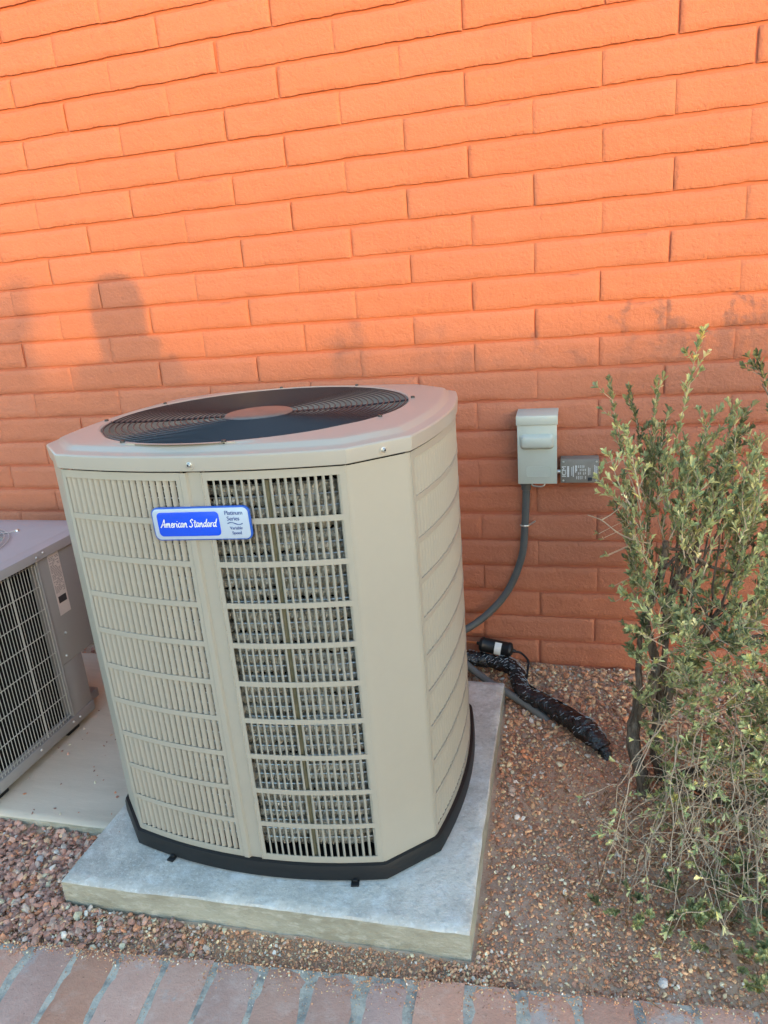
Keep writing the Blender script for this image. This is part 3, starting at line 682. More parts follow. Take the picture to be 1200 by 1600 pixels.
def tubething(name, pts, rad, m_, label, cat, n=10, seg=10, smooth=60, par=None):
    P = bez(pts, seg); o_ = P[0].copy()
    ob = obj(name, MB().tube([p-o_ for p in P], rad, n), m_, par, smooth=smooth, loc=o_)
    if label: tag(ob, label, cat)
    return ob
def conduits():
    pts = [(1.590,-.048,.742),(1.589,-.048,.68),(1.583,-.048,.579),(1.570,-.048,.461),(1.521,-.055,.334),(1.448,-.075,.245),(1.36,-.115,.190),(1.25,-.19,.17),(1.16,-.30,.175)]
    o = tubething('conduit', pts, .0135, M['conduit'], 'dark grey flexible conduit curving down from the disconnect box', 'conduit')
    l = o.location
    obj('fitting', MB().lathe([(.014,-.030),(.0165,-.028),(.0165,-.012),(.022,-.010),(.022,.004),(.018,.006)], 18, Matrix.Translation(Vector((1.590,-.048,.742))-l)), M['conduit'], o, smooth=35)
    st = MB()
    c = Vector((1.5835,-.048,.583))
    st.tube([c+Vector((.0155*math.cos(R(a)), .0155*math.sin(R(a)), .0))-l for a in range(-170,40,15)], .0030, 6)
    obj('clamp', st, M['steel'], o, smooth=60)
    obj('clamp_ear', MB().tube([c+Vector((.013,-.004,0))-l, c+Vector((.034,.03,.004))-l], .0034, 6), M['steel'], o)
    tubething('power_whip', [(1.25,-.13,.16),(1.335,-.118,.075),(1.40,-.16,.045),(1.474,-.232,.040),(1.53,-.268,.032),(1.585,-.305,.022),(1.66,-.36,.004),(1.72,-.40,-.02)], .0130, M['conduit2'], 'pale grey conduit curling off the pad into the black line set', 'conduit')
    # insulated line set wrapped in black foil
    P = bez([(1.22,-.16,.10),(1.30,-.115,.075),(1.38,-.090,.058),(1.46,-.095,.052),(1.520,-.115,.050),(1.556,-.165,.050),(1.566,-.228,.046),(1.590,-.285,.046),(1.660,-.335,.044),(1.760,-.425,.040),(1.795,-.462,.038),(1.835,-.505,.020),(1.855,-.53,-.015)], 12)
    nn = len(P); rad = []
    for i, p in enumerate(P):
        t = i/nn; rad.append(.0265 + .004*mnoise.noise(p*30) + (.010*math.exp(-((t-.80)/.07)**2)) - (.009 if t > .93 else 0))
    o_ = P[0].copy(); mb = MB(); mb.tube([p-o_ for p in P], rad, 18)
    mb.v = [tuple(Vector(v) + Vector((mnoise.noise(Vector(v)*60), mnoise.noise(Vector(v)*60+Vector((5,0,0))), mnoise.noise(Vector(v)*60+Vector((0,7,0)))))*.0065 + Vector((mnoise.noise(Vector(v)*160), mnoise.noise(Vector(v)*160+Vector((5,0,0))), mnoise.noise(Vector(v)*160+Vector((0,7,0)))))*.0025) for v in mb.v]
    ls = obj('line_set', mb, M['wrap'], None, smooth=50, loc=o_); tag(ls, 'black foil wrapped refrigerant line running from condenser into the gravel', 'pipe')
    # short grey dashes painted on the wrap as highlights of its crinkles
    pr = MB(); rr = random.Random(2)
    for i in range(14, nn-16, 2):
        t = (P[i+1]-P[i]).normalized(); s = t.cross(Vector((0,0,1))).normalized(); u = s.cross(t)
        for a0 in (20, 60, 95, 125, 150):
            if rr.random() < .75: 
                a_ = R(a0 + rr.uniform(-40,40)); seg = []
                for q in range(4):
                    aa = a_+R(9*q+rr.uniform(-5,5)); pp = P[i] + t*(.0040*q) ; seg.append(pp + (s*math.cos(aa)+u*math.sin(aa))*(rad[i]+.0045) - o_)
                if (s*math.cos(a_)+u*math.sin(a_)).z > -.3: pr.tube(seg[:rr.choice((2,3))], .0010, 4)
    obj('crinkle_glints', pr, mat('painted_glint', (.30,.32,.33), .4), ls)['kind'] = 'stuff'
    # filter drier
    a = Vector((1.408,-.062,.108)); b = Vector((1.531,-.074,.092)); d = (b-a); T = Matrix.Translation(a) @ d.to_track_quat('Z','Y').to_matrix().to_4x4(); ln = d.length
    fd = obj('filter_drier', MB().lathe([(.006,-.012),(.007,-.003),(.022,.000),(.0275,.006),(.029,.010),(.029,.014),(.0275,.016),(.0275,ln-.018),(.029,ln-.016),(.029,ln-.010),(.026,ln-.004),(.008,ln+.002),(.006,ln+.012)], 26, Matrix.Identity(4)), M['black'], None, smooth=40)
    fd.matrix_world = T; tag(fd, 'black cylindrical filter drier with white sticker at the wall foot', 'filter')
    vs = []; cl = T.inverted().to_3x3() @ (CAM-a); a0 = math.atan2(cl.y, cl.x)
    for z in (ln*.48, ln*.68):
        for k in range(9): aa = a0+R(-40+k*14); vs.append((.0283*math.cos(aa), .0283*math.sin(aa), z))
    st = obj('sticker', MB().add(vs, [(k,k+1,9+k+1,9+k) for k in range(8)]), M['white'], fd, smooth=50)
    tubething('copper_pipe', [a+Vector((-.16,.0,.02)), a+Vector((-.07,.002,.006)), a+Vector((-.01,.001,.002))], .0048, M['copper'], 'thin bare copper pipe entering the filter drier', 'pipe')
    tubething('control_cable', [b+Vector((.008,-.004,0)), (1.565,-.078,.085),(1.590,-.105,.070),(1.590,-.15,.050),(1.592,-.20,.036),(1.63,-.25,.040),(1.70,-.315,.045),(1.76,-.385,.055),(1.80,-.43,.050)], .0042, M['black'], 'thin dark cable looping from the filter drier along the black line set', 'cable')
conduits()
# ------------------------------------------------------------------ gravel
def in_poly(x, y, c):
    s = None
    for i in range(4):
        a, b = c[i], c[(i+1)%4]; k = (b[0]-a[0])*(y-a[1])-(b[1]-a[1])*(x-a[0])
        if k < 0: return False
    return True
PADS = [[(.505,-1.333),(1.548,-1.295),(1.528,-.255),(.493,-.278)], [(-1.05,-1.118),(.505,-1.094),(.497,-.16),(-1.05,-.18)]]
PHI = (1+5**.5)/2
ICO_V = np.array([(-1,PHI,0),(1,PHI,0),(-1,-PHI,0),(1,-PHI,0),(0,-1,PHI),(0,1,PHI),(0,-1,-PHI),(0,1,-PHI),(PHI,0,-1),(PHI,0,1),(-PHI,0,-1),(-PHI,0,1)])/1.9
ICO_F = np.array([(0,11,5),(0,5,1),(0,1,7),(0,7,10),(0,10,11),(1,5,9),(5,11,4),(11,10,2),(10,7,6),(7,1,8),(3,9,4),(3,4,2),(3,2,6),(3,6,8),(3,8,9),(4,9,5),(2,4,11),(6,2,10),(8,6,7),(9,8,1)])
def color_mesh(name, V, F, Cc, m_, parent=None):
    me = bpy.data.meshes.new(name); me.from_pydata(V.tolist(), [], F.tolist())
    ca = me.color_attributes.new('Col', 'FLOAT_COLOR', 'POINT'); buf = np.ones((len(V),4), dtype=np.float32); buf[:,:3] = Cc; ca.data.foreach_set('color', buf.ravel())
    me.update(); return link(name, me, m_, parent)
PAL = np.array([(.135,.075,.062),(.17,.10,.085),(.11,.072,.066),(.20,.125,.105),(.15,.115,.105),(.22,.105,.065),(.26,.165,.115),(.20,.17,.155),(.30,.22,.17),(.46,.41,.36)])
PAL = np.minimum(PAL*np.array([3.0,2.75,2.35]),(.70,.62,.52)); PW = np.array([.22,.2,.13,.14,.09,.08,.07,.05,.04,.03]); PW = PW/PW.sum()
PAL_R = np.array([(.16,.085,.055),(.21,.115,.07),(.13,.07,.05),(.26,.15,.09),(.30,.19,.12),(.22,.10,.055),(.36,.25,.17),(.17,.13,.11),(.42,.33,.25),(.56,.48,.40)])
PAL_R = np.minimum(PAL_R*np.array([3.25,3.0,2.6]),(.80,.68,.54)); PWR = np.array([.2,.2,.15,.14,.09,.07,.06,.05,.025,.015])
OCT_V = np.array([(1,0,0),(-1,0,0),(0,1,0),(0,-1,0),(0,0,1),(0,0,-1)], float)
OCT_F = np.array([(0,2,4),(2,1,4),(1,3,4),(3,0,4),(2,0,5),(1,2,5),(3,1,5),(0,3,5)])
def grit(dens):
    n = 90000; X = np.concatenate([RNG.uniform(1.45,2.75,n), RNG.uniform(.2,1.62,22000)]); Y = np.concatenate([RNG.uniform(-1.38,-.005,n), RNG.uniform(-1.47,-1.27,22000)])
    keep = []
    for i, (x, y) in enumerate(zip(X, Y)):
        if (x-PV0.x)*PVN.x + (y-PV0.y)*PVN.y > .004 or any(in_poly(x,y,c) for c in PADS) or random.random() > dens(x,y): continue
        keep.append(i)
    X = X[keep]; Y = Y[keep]; n = len(X); S = .0011*(3.0)**(RNG.random(n)**1.4); Z = np.array([ground_z(a,b) for a, b in zip(X,Y)])
    V = OCT_V[None]*RNG.uniform(.6,1.25,(n,6,1))*(S[:,None,None]*np.stack([RNG.uniform(.8,1.3,n),RNG.uniform(.7,1.1,n),RNG.uniform(.5,.9,n)],1)[:,None,:])
    a = RNG.uniform(0,6.28,n); ca, sa = np.cos(a)[:,None], np.sin(a)[:,None]; x = V[:,:,0]*ca-V[:,:,1]*sa; y = V[:,:,0]*sa+V[:,:,1]*ca
    V = np.stack([x+X[:,None], y+Y[:,None], V[:,:,2]+x*RNG.normal(0,.4,(n,1))+(Z+S*.3-.003)[:,None]],2).reshape(-1,3); F = (OCT_F[None]+np.arange(n)[:,None,None]*6).reshape(-1,3)
    c = PAL_R[RNG.choice(len(PAL_R),n,p=PWR)]*RNG.uniform(.6,1.3,(n,1))
    o = color_mesh('grit', V, F, np.repeat(c,6,0), M['gravel']); tag(o, 'fine tan and brown grit spread over the soil bed', None, None, 'stuff')
def gravel():
    spots = []
    def scatter(n, x0, x1, y0, y1, s0, s1, dens=None, pal=0, raise_=0):
        for _ in range(n):
            x = random.uniform(x0,x1); y = random.uniform(y0,y1)
            if any(in_poly(x,y,c) for c in PADS): continue
            pv = (Vector((x,y,0))-PV0).dot(PVN)
            if pv > (.004 if random.random() > .12 else .03): continue
            if dens and random.random() > dens(x,y): continue
            s = s0*(s1/s0)**(random.random()**1.6)
            spots.append((x,y,s,pal,raise_))
    # left foreground between the pads and the pavers: coarse dark red crushed rock
    scatter(9000, -1.0, 1.0, -1.50, -1.08, .0045, .0115, lambda x,y: max(.12, min(1, 1.15-max(0,x-.35)*1.4)), 0)
    scatter(2600, -1.0, .75, -1.48, -1.08, .008, .0125, lambda x,y: max(.0, min(1, 1.0-max(0,x-.25)*1.8)), 0, .004)
    scatter(9000, .1, 1.65, -1.50, -1.25, .0018, .0055, None, 1)
    # bed right of the pad: fine grit over soil with coarser rock near the wall and the shrub
    coarse = lambda x,y: max(0, min(1, (.55*(y+.75)/.5 if y < -.3 else .9) + max(0,(x-1.9)*.9) + (.25 if x < 1.62 else 0) + .5*mnoise.noise(Vector((x*4,y*4,1)))))
    scatter(15000, 1.30, 3.1, -1.36, -.005, .0042, .0105, coarse, 1)
    scatter(2200, 1.30, 3.1, -1.36, -.005, .008, .0140, coarse, 1, .003)
    fine = lambda x,y: max(.35, min(1, .8+.9*mnoise.noise(Vector((x*3,y*3,5)))))
    scatter(27000, 1.45, 2.7, -1.38, -.005, .0026, .0062, fine, 1)
    scatter(900, -1.0, 1.4, -.26, -.004, .006, .016, None, 0)
    # stray grit on the pads and pavers
    n = len(spots); S = np.array([s[:3] for s in spots]); pal = np.array([s[3] for s in spots]); rz = np.array([s[4] for s in spots])
    gz = np.array([ground_z(a,b) for a, b in S[:,:2]])
    grit(fine); loose = []
    for _ in range(60):
        x = random.uniform(.05,.5); y = random.uniform(-1.08,-.35); loose.append((x,y,random.uniform(.0015,.0055),.0225,0))
    for _ in range(30):
        x = random.uniform(.52,1.5); y = random.uniform(-1.3,-.3); loose.append((x,y,random.uniform(.0008,.002),.0725,0))
    for _ in range(4200):
        t = random.uniform(-.6,2.0); q = abs(random.gauss(0,.020 if t < .4 else .042)); p = PV0+PVD*t+PVN*q; loose.append((p.x,p.y,random.uniform(.0010,.0030)*(1-.5*min(1,q/.1)),.0105,1))
    for _ in range(700):
        k = random.randint(-8,20); p = PV0+PVD*(.006+k*.1128+random.gauss(0,.004))+PVN*random.uniform(0,.2); loose.append((p.x,p.y,random.uniform(.0007,.0016),.0085,1))
    Lo = np.array(loose)
    XY = np.concatenate([S[:,:2], Lo[:,:2]]); SZ = np.concatenate([S[:,2], Lo[:,2]]); PL = np.concatenate([pal, Lo[:,4]]); Z = np.concatenate([gz+rz, Lo[:,3]]); n = len(XY)
    A = RNG.normal(size=(n,3,3)); U, _, Vt = np.linalg.svd(A); Rm = U@Vt
    sc3 = np.stack([RNG.uniform(.8,1.3,n), RNG.uniform(.65,1.05,n), RNG.uniform(.45,.8,n)],1)*SZ[:,None]
    base = ICO_V[None]*RNG.uniform(.72,1.18,(n,12,1))
    V = base*sc3[:,None,:]
    ang = RNG.uniform(0,2*np.pi,n); tilt = RNG.normal(0,.35,(n,2))
    ca, sa = np.cos(ang), np.sin(ang); x = V[:,:,0]*ca[:,None]-V[:,:,1]*sa[:,None]; y = V[:,:,0]*sa[:,None]+V[:,:,1]*ca[:,None]; z = V[:,:,2]+x*tilt[:,0,None]+y*tilt[:,1,None]
    V = np.stack([x+XY[:,0,None], y+XY[:,1,None], z+(Z+sc3[:,2]*.35)[:,None]],2).reshape(-1,3)
    F = (ICO_F[None]+np.arange(n)[:,None,None]*12).reshape(-1,3)
    c0 = PAL[RNG.choice(len(PAL),n,p=PW)]; c1 = PAL_R[RNG.choice(len(PAL),n,p=PWR)]; c = np.where(PL[:,None]>.5,c1,c0)*RNG.uniform(.75,1.25,(n,1))
    o = color_mesh('gravel', V, F, np.repeat(c,12,0), M['gravel']); tag(o, 'crushed reddish brown gravel and grit over the soil bed', None, None, 'stuff')
gravel()
def stone(px, py, s, label, m_, seed):
    p = CAM + ray(px,py)*(-CAM.z/ray(px,py).z); rr = np.random.default_rng(seed)
    bm = bmesh.new(); bmesh.ops.create_icosphere(bm, subdivisions=2, radius=1)
    for v in bm.verts:
        k = 1+.28*mnoise.noise(v.co*1.6+Vector((seed,0,0)))+.10*mnoise.noise(v.co*4+Vector((seed,2,0))); v.co = Vector((v.co.x*1.25, v.co.y*.9, v.co.z*.7))*k*s
    me = bpy.data.meshes.new('stone'); bm.to_mesh(me); bm.free()
    o = link('stone', me, m_, None, (p.x, p.y, ground_z(p.x,p.y)+s*.45), (0,0,seed)); tag(o, label, 'stone')
stone(1036,1540,.010,'white stone lying on gravel just above the paver edge by the shrub',M['whitestone'],1)
stone(63,1343,.011,'pale stone on the dark red gravel by the tall condenser pad corner',M['whitestone'],2)
stone(798,1541,.0085,'round brown stone beside the paver edge near the pad corner',mat('brown_stone',(.16,.10,.075),.8,bump=[(120,.5,.003)]),3)
# ------------------------------------------------------------------ shrub
LEAFC = np.array([(.135,.165,.085),(.17,.195,.105),(.105,.14,.075),(.21,.225,.115),(.26,.26,.13),(.085,.12,.06),(.30,.27,.09),(.36,.34,.22)])
LEAFC = LEAFC*np.array([2.25,1.98,1.68]); LEAFW = np.array([.22,.22,.18,.15,.09,.09,.025,.025])
class Shrub:
    def __init__(s, seed): s.rr = random.Random(seed); s.lv = []; s.lf = []; s.lc = []; s.tw = MB(); s.st = MB(); s.rg = np.random.default_rng(seed); s.tone = 1.0
    def leaf(s, p, d, up, ln, wd, c):
        d = d.normalized(); sd = d.cross(up)
        if sd.length < 1e-3: sd = d.cross(Vector((1,0,0)))
        sd.normalize(); nn = sd.cross(d).normalized(); n0 = len(s.lv)
        fold = .25*wd; cur = ln*s.rr.uniform(-.05,.16)
        s.lv += [p, p+d*ln*.40+sd*wd*.36+nn*(fold), p+d*ln*.76+sd*wd*.5+nn*(fold-cur*.5), p+d*ln-nn*cur, p+d*ln*.76-sd*wd*.5+nn*(fold-cur*.5), p+d*ln*.40-sd*wd*.36+nn*fold]
        s.lf += [(n0,n0+1,n0+2,n0+3),(n0,n0+3,n0+4,n0+5)]; s.lc += [c]*6
    def cluster(s, p, t, n, size=1.0):
        rr = s.rr; t = t.normalized(); a = t.cross(Vector((.3,.9,.2))).normalized(); b = t.cross(a); ph = rr.uniform(0,6.28)
        base = LEAFC[s.rg.choice(len(LEAFC), p=LEAFW)]
        for k in range(n):
            an = ph+k*2.4; o_ = a*math.cos(an)+b*math.sin(an); sp = rr.uniform(.28,.80)
            d = t*(1.0-.35*rr.random()) + o_*sp + Vector((0,0,.15))
            c2 = LEAFC[s.rg.choice(len(LEAFC), p=LEAFW)]; c = (base*.55+c2*.45)*rr.uniform(.75,1.3)*s.tone
            ln = rr.uniform(.0105,.0245)*size
            s.leaf(p + t*rr.uniform(-.006,.006), d, t, ln, ln*rr.uniform(.30,.46), tuple(c))
    def path(s, pts, wob, n=6):
        P = bez(pts, n); 
        return [p + Vector((mnoise.noise(p*15), mnoise.noise(p*15+Vector((9,0,0))), mnoise.noise(p*15+Vector((0,9,0)))))*wob for p in P]
    def stem(s, pts, r0, r1, wob=.006, nseg=8, n=6):
        P = s.path(pts, wob, n); N = len(P); s.st.tube(P, [(r0+(r1-r0)*i/(N-1))*.85*(1+.22*mnoise.noise(P[i]*35)) for i in range(N)], nseg); return P
    def twig(s, pts, r0=.0016, r1=.0007, wob=.008, n=6): 
        P = s.path(pts, wob, n); N = len(P); s.tw.tube(P, [r0+(r1-r0)*i/(N-1) for i in range(N)], 5); return P
    def shoot(s, p0, p1, leafy=(.25,1), bow=.03, step=.014, ln=(4,6), size=1.0, side=True, r0=.0018):
        """leafy upright shoot from p0 to p1"""
        rr = s.rr; p0 = Vector(p0); p1 = Vector(p1); d = p1-p0; L_ = d.length
        s.tone = rr.choice((.5,.7,.9,1.05,1.2,1.4))  # per-shoot tone paints the crown's lit and shaded clumps into leaf colour
        q = (p0+p1)/2 + Vector((rr.uniform(-bow,bow), rr.uniform(-bow,bow), rr.uniform(-bow,bow)*.5))
        P = s.twig([p0, q, p1], r0, .0008, .005, max(4,int(L_/.03))); N = len(P)
        acc = 0; 
        for i in range(1, N):
            seg = P[i]-P[i-1]; acc += seg.length; t = i/(N-1)
            if t < leafy[0] or t > leafy[1]: continue
            m_ = max(1,int(seg.length/step+.5))
            for k in range(m_):
                pp = P[i-1]+seg*(k+rr.random())/m_; s.cluster(pp, seg, rr.randint(*ln), size)
                if side and rr.random() < .42:
                    sd = (seg.normalized()*.8 + Vector((rr.uniform(-1,1), rr.uniform(-1,1), rr.uniform(-.2,.8)))).normalized(); l2 = rr.uniform(.015,.05)
                    e = pp+sd*l2; s.tw.tube([pp, (pp+e)/2+Vector((0,0,-.002)), e], [.0010,.0008,.0006], 4); s.cluster(e, sd, rr.randint(4,7), size); s.cluster(pp+sd*l2*.55, sd, rr.randint(2,4), size)
        s.cluster(P[-1], P[-1]-P[-2], 6, size*.85); return P
    def finish(s, root, org):
        V = np.array([tuple(v-org) for v in s.lv]); 
        o = color_mesh('foliage', V, np.array(s.lf), np.array(s.lc), M['leaf'], root); o['kind'] = 'stuff'
        s.tw.v = [tuple(Vector(v)-org) for v in s.tw.v]; s.st.v = [tuple(Vector(v)-org) for v in s.st.v]
        obj('trunk', s.st, M['bark'], root, smooth=50); q = obj('twigs', s.tw, M['twig'], root, smooth=60); q['kind'] = 'stuff'
def main_shrub():
    S = Shrub(11); rr = S.rr; org = Vector((1.985,-.66,0)); Y0 = -.62
    root = thing('shrub', org, 'grey green small leaved shrub with bare lower twigs beside the gravel bed', 'shrub')
    def A(px, py, dy=0): return at(px, py, Y0+dy)
    # main trunks
    t1 = S.stem([(1.952,-.675,-.03), A(1003,1215,-.05), A(988,1160,-.02), A(993,1120,0), A(1014,1085,.0), A(1026,1048,0), A(1020,1020,0), A(1008,972,0), A(1022,925,0), A(1036,885,.0), A(1040,845,0)], .024, .009, .006)
    S.stem([A(990,1140,-.01), A(997,1090,.0), A(998,1055,.02), A(1000,1010,.03), A(1003,985,.0)], .013, .008, .004)
    t2 = S.stem([(2.01,-.60,-.03), A(1026,1190,.02), A(1024,1150,.02), A(1032,1090,.03), A(1030,1050,.02)], .018, .015, .005)
    t3 = S.stem([A(1040,1110,.02), A(1055,1050,.03), A(1082,1022,.04), A(1120,975,.06), A(1155,950,.08), A(1205,920,.10), A(1260,860,.12)], .016, .008, .006)
    S.stem([A(1082,1022,.04), A(1110,1012,.0), A(1140,998,-.02), A(1175,996,-.02), A(1230,985,-.02)], .009, .005, .004)
    S.stem([A(1070,975,.1), A(1100,950,.1), A(1150,948,.1), A(1195,953,.1), A(1260,940,.1)], .007, .004, .003)
    S.stem([(2.03,-.62,.0), (2.12,-.66,.10), (2.24,-.70,.22), (2.38,-.66,.38), (2.48,-.62,.6)], .017, .007, .008)
    S.stem([(2.02,-.63,.0), (2.10,-.72,.06), (2.20,-.82,.07), (2.32,-.92,.09), (2.44,-.95,.16)], .015, .008, .008)
    S.stem([(2.0,-.66,.0), (2.06,-.73,.05), (2.12,-.80,.09), (2.22,-.86,.17), (2.33,-.84,.30)], .013, .006, .008)
    S.stem([A(1035,1060,.02), A(1042,985,.05), A(1050,930,.05), A(1075,880,.03), A(1100,835,.0)], .011, .006, .004)
    S.stem([A(1205,925,.1), A(1180,860,.06), A(1150,800,.03), A(1120,735,.0)], .007, .0035, .003)
    S.stem([A(1300,820,.1), A(1250,700,.05), A(1215,640,0), A(1190,600,0)], .006, .002, .003)
    for _ in range(20):                                  # dark woody branches inside the crown
        p = A(rr.uniform(1025,1110), rr.uniform(850,1010), rr.uniform(-.02,.08)); q = A(rr.uniform(1020,1190), rr.uniform(740,900), rr.uniform(-.08,.12)); S.stem([p, (p+q)/2+Vector((rr.uniform(-.03,.03),0,-.015)), q], rr.uniform(.004,.0075), .002, .010, 6)
    # upright leafy shoots (start, tip, leaf range)
    H = [A(1040,850,0), A(1036,885,0), A(1100,835,0), A(1075,880,.03), A(1022,925,0), A(1120,735,0)]
    ups = [((1036,830,0),(1095,523,-.02),(.10,1)), ((1010,830,-.02),(1025,598,-.04),(.08,1)), ((1000,800,-.03),(952,594,-.05),(.45,1)), ((1004,760,.02),(983,608,.0),(.3,1)),
           ((1060,800,.05),(1150,634,.02),(.2,1)), ((1119,734,0),(1164,648,-.02),(.1,1)), ((1070,820,-.04),(1112,652,-.05),(.1,1)), ((1040,800,-.06),(1037,668,-.06),(.2,1)), ((1012,790,-.02),(974,672,-.02),(.4,1)),
           ((1120,850,.03),(1176,716,.02),(.1,1)), ((1130,860,-.03),(1192,722,-.02),(.2,1)), ((1010,840,-.03),(936,748,-.04),(.55,1)), ((1100,830,.0),(1090,700,.02),(.1,1)), ((1080,850,-.08),(1130,740,-.1),(.1,1)),
           ((1225,760,0),(1187,566,0),(.82,1)), ((1230,800,-.04),(1205,640,-.03),(.3,1)), ((1060,860,.06),(1065,700,.08),(.1,1)), ((1040,850,.05),(1010,690,.06),(.3,1)), ((1090,850,.1),(1140,690,.1),(.1,1)),
           ((1150,900,.02),(1210,800,.02),(.1,1)), ((1170,950,0),(1215,870,0),(.1,1)), ((1150,930,-.06),(1195,850,-.08),(.1,1))]
    for a, b, l in ups: S.shoot(A(*a), A(*b), l, .012, .0115, (4,6))
    # filling shoots in the crown
    for _ in range(88):
        px = rr.uniform(985,1210); lo_y = rr.uniform(760,1010); up_ = rr.uniform(60,130)
        if px > 1170 and lo_y < 780: continue
        dy = rr.uniform(-.16,.20); tip = (px+rr.uniform(-10,55)-(25 if px < 1020 else 0), lo_y-up_, dy+rr.uniform(-.05,.05))
        if tip[1] < 660 and not (1050 < tip[0] < 1160): continue
        S.shoot(A(px,lo_y,dy), A(*tip), (.1,1), .02, .0165, (3,5), rr.uniform(.85,1.1))
    # left low clumps on the trunk
    for a, b in (((1025,930,-.03),(985,900,-.06)),((1020,950,-.03),(975,930,-.08)),((1025,960,-.04),(1000,905,-.09)),((1010,985,-.02),(985,985,-.06)),((1015,1000,-.03),(1005,960,-.07)),((1025,1015,-.03),(1040,955,-.09)),((1010,1040,0),(985,1010,-.03))): S.shoot(A(*a), A(*b), (.15,1), .01, .013, (4,6))
    # sparse leafless twig with single leaves reaching left
    S.twig([A(1015,850,-.03), A(970,835,-.05), A(940,812,-.06), A(917,804,-.07)], .0024, .0010, .004)
    S.twig([A(940,812,-.06), A(960,800,-.05), A(985,775,-.04)], .0016, .0008, .003)
    for px, py in ((948,724),(941,843),(951,869),(959,916),(962,940),(950,868),(935,835)): 
        p = A(px,py,-.06); S.twig([p, p+Vector((.03,.02,.01)), p+Vector((.075,.03,.035))], .0008, .0006, .003, 3); S.cluster(p, Vector((-1,-.3,.4)), 4, .85)
    for _ in range(30):                                  # outside the picture, towards the right
        x = rr.uniform(2.32,2.75); y = rr.uniform(-.95,-.3); z = rr.uniform(.45,.95)
        S.shoot((x,y,z), (x+rr.uniform(-.04,.14), y+rr.uniform(-.08,.08), z+rr.uniform(.15,.33)), (.1,1), .02, .02, (3,5))
    for _ in range(16):                                  # tallest tips, just outside the picture
        x = rr.uniform(2.30,2.62); y = rr.uniform(-.70,-.45); z = rr.uniform(1.20,1.34); S.shoot((x+rr.uniform(-.05,.05),y,z-.32), (x,y,z), (.25,1), .02, .013, (4,6))
    # middle: arching twigs with leaf tufts over soil
    for _ in range(250):
        px = rr.uniform(1010,1230); py = rr.uniform(960,1290); dy = rr.uniform(-.25,.08); p = A(px,py,dy)
        if p.z < .05: continue
        q = p + Vector((rr.uniform(-.07,.09), rr.uniform(-.10,.02), rr.uniform(-.02,.11)))
        S.shoot(p, q, (.35,1), .03, .018, (3,5), rr.uniform(.8,1.05), side=rr.random()<.45, r0=.0013)
    for _ in range(150):                                 # bare tangle
        px = rr.uniform(1030,1240); py = rr.uniform(960,1330); p = A(px,py,rr.uniform(-.22,.08))
        if p.z < .02: p.z = .03
        d = Vector((rr.uniform(-.12,.12), rr.uniform(-.12,.06), rr.uniform(-.10,.10))); S.twig([p, p+d*.5+Vector((rr.uniform(-.03,.03),0,rr.uniform(-.02,.04))), p+d+Vector((0,0,-.01))], rr.uniform(.0009,.0018), .0006, .014, 4)
    # drooping skirt of tan twigs towards the pavers
    for k in range(78):
        x0 = rr.uniform(1.98,2.40); p = Vector((x0, rr.uniform(-.84,-.68), rr.uniform(.10,.34)))
        e = Vector((x0+rr.uniform(-.26,.18), rr.uniform(-1.26,-.92), rr.uniform(.0,.10)))
        if e.x < 1.80: e.x = 1.80+rr.random()*.08
        if e.x < 1.92 and e.y < -1.16: e.y = -1.12+rr.random()*.06
        mid = (p+e)/2 + Vector((rr.uniform(-.05,.05), rr.uniform(-.04,.04), rr.uniform(-.02,.09)))
        P = S.twig([p, mid+Vector((rr.uniform(-.06,.06),0,0)), e], rr.uniform(.0010,.0021), .0006, .022, 7)
        for _ in range(rr.randint(1,5)):                 # curly side twigs
            i = rr.randint(3,len(P)-2); b = P[i]; d = Vector((rr.uniform(-.10,.10), rr.uniform(-.09,.03), rr.uniform(-.05,.05)))
            q = b+d; q.z = max(q.z,.01); Q = S.twig([b, (b+q)/2+Vector((rr.uniform(-.04,.04),0,rr.uniform(-.02,.04))), q], .0010, .0005, .017, 6)
            if rr.random() < .8: S.cluster(Q[-1], Q[-1]-Q[-2], rr.randint(3,6), .8)
        if rr.random() < .5:
            dd = (P[-1]-P[-2]); 
            for j in range(rr.randint(1,3)): S.cluster(P[-1-j]+Vector((0,0,.004)), dd+Vector((0,0,.01)), rr.randint(4,6), .9)
    for a, b, c, r_ in (((2.02,-.78,.12),(1.97,-.86,.10),(1.925,-1.0,.015),.0045),((1.99,-.83,.13),(1.96,-.92,.09),(1.90,-1.05,.02),.003),((2.16,-.80,.14),(2.17,-.98,.10),(2.14,-1.13,.03),.004),((2.25,-.80,.2),(2.30,-.98,.14),(2.24,-1.2,.03),.0035),((2.07,-.80,.2),(2.09,-.95,.1),(2.05,-1.12,.02),.003)): S.twig([a,b,c], r_, .0012, .012, 8)
    # leafy ground hugging tufts near the pavers
    for cx, cy, n_ in ((2.125,-1.235,10),(2.17,-1.17,16),(2.20,-1.10,18),(2.06,-1.10,9),(2.02,-1.12,7),(1.885,-1.11,6),(2.10,-1.03,9),(1.97,-1.05,6),(2.24,-1.02,14),(2.28,-1.14,16),(2.16,-.98,8),(1.95,-1.15,4)):
        for _ in range(n_):
            p = Vector((cx+rr.gauss(0,.028), cy+rr.gauss(0,.025), rr.uniform(.008,.05))); q = p+Vector((rr.uniform(-.03,.03), rr.uniform(-.03,.02), rr.uniform(.012,.05)))
            S.shoot(p, q, (.2,1), .006, .016, (3,5), .85, side=False, r0=.0009)
    S.finish(root, org)
main_shrub()
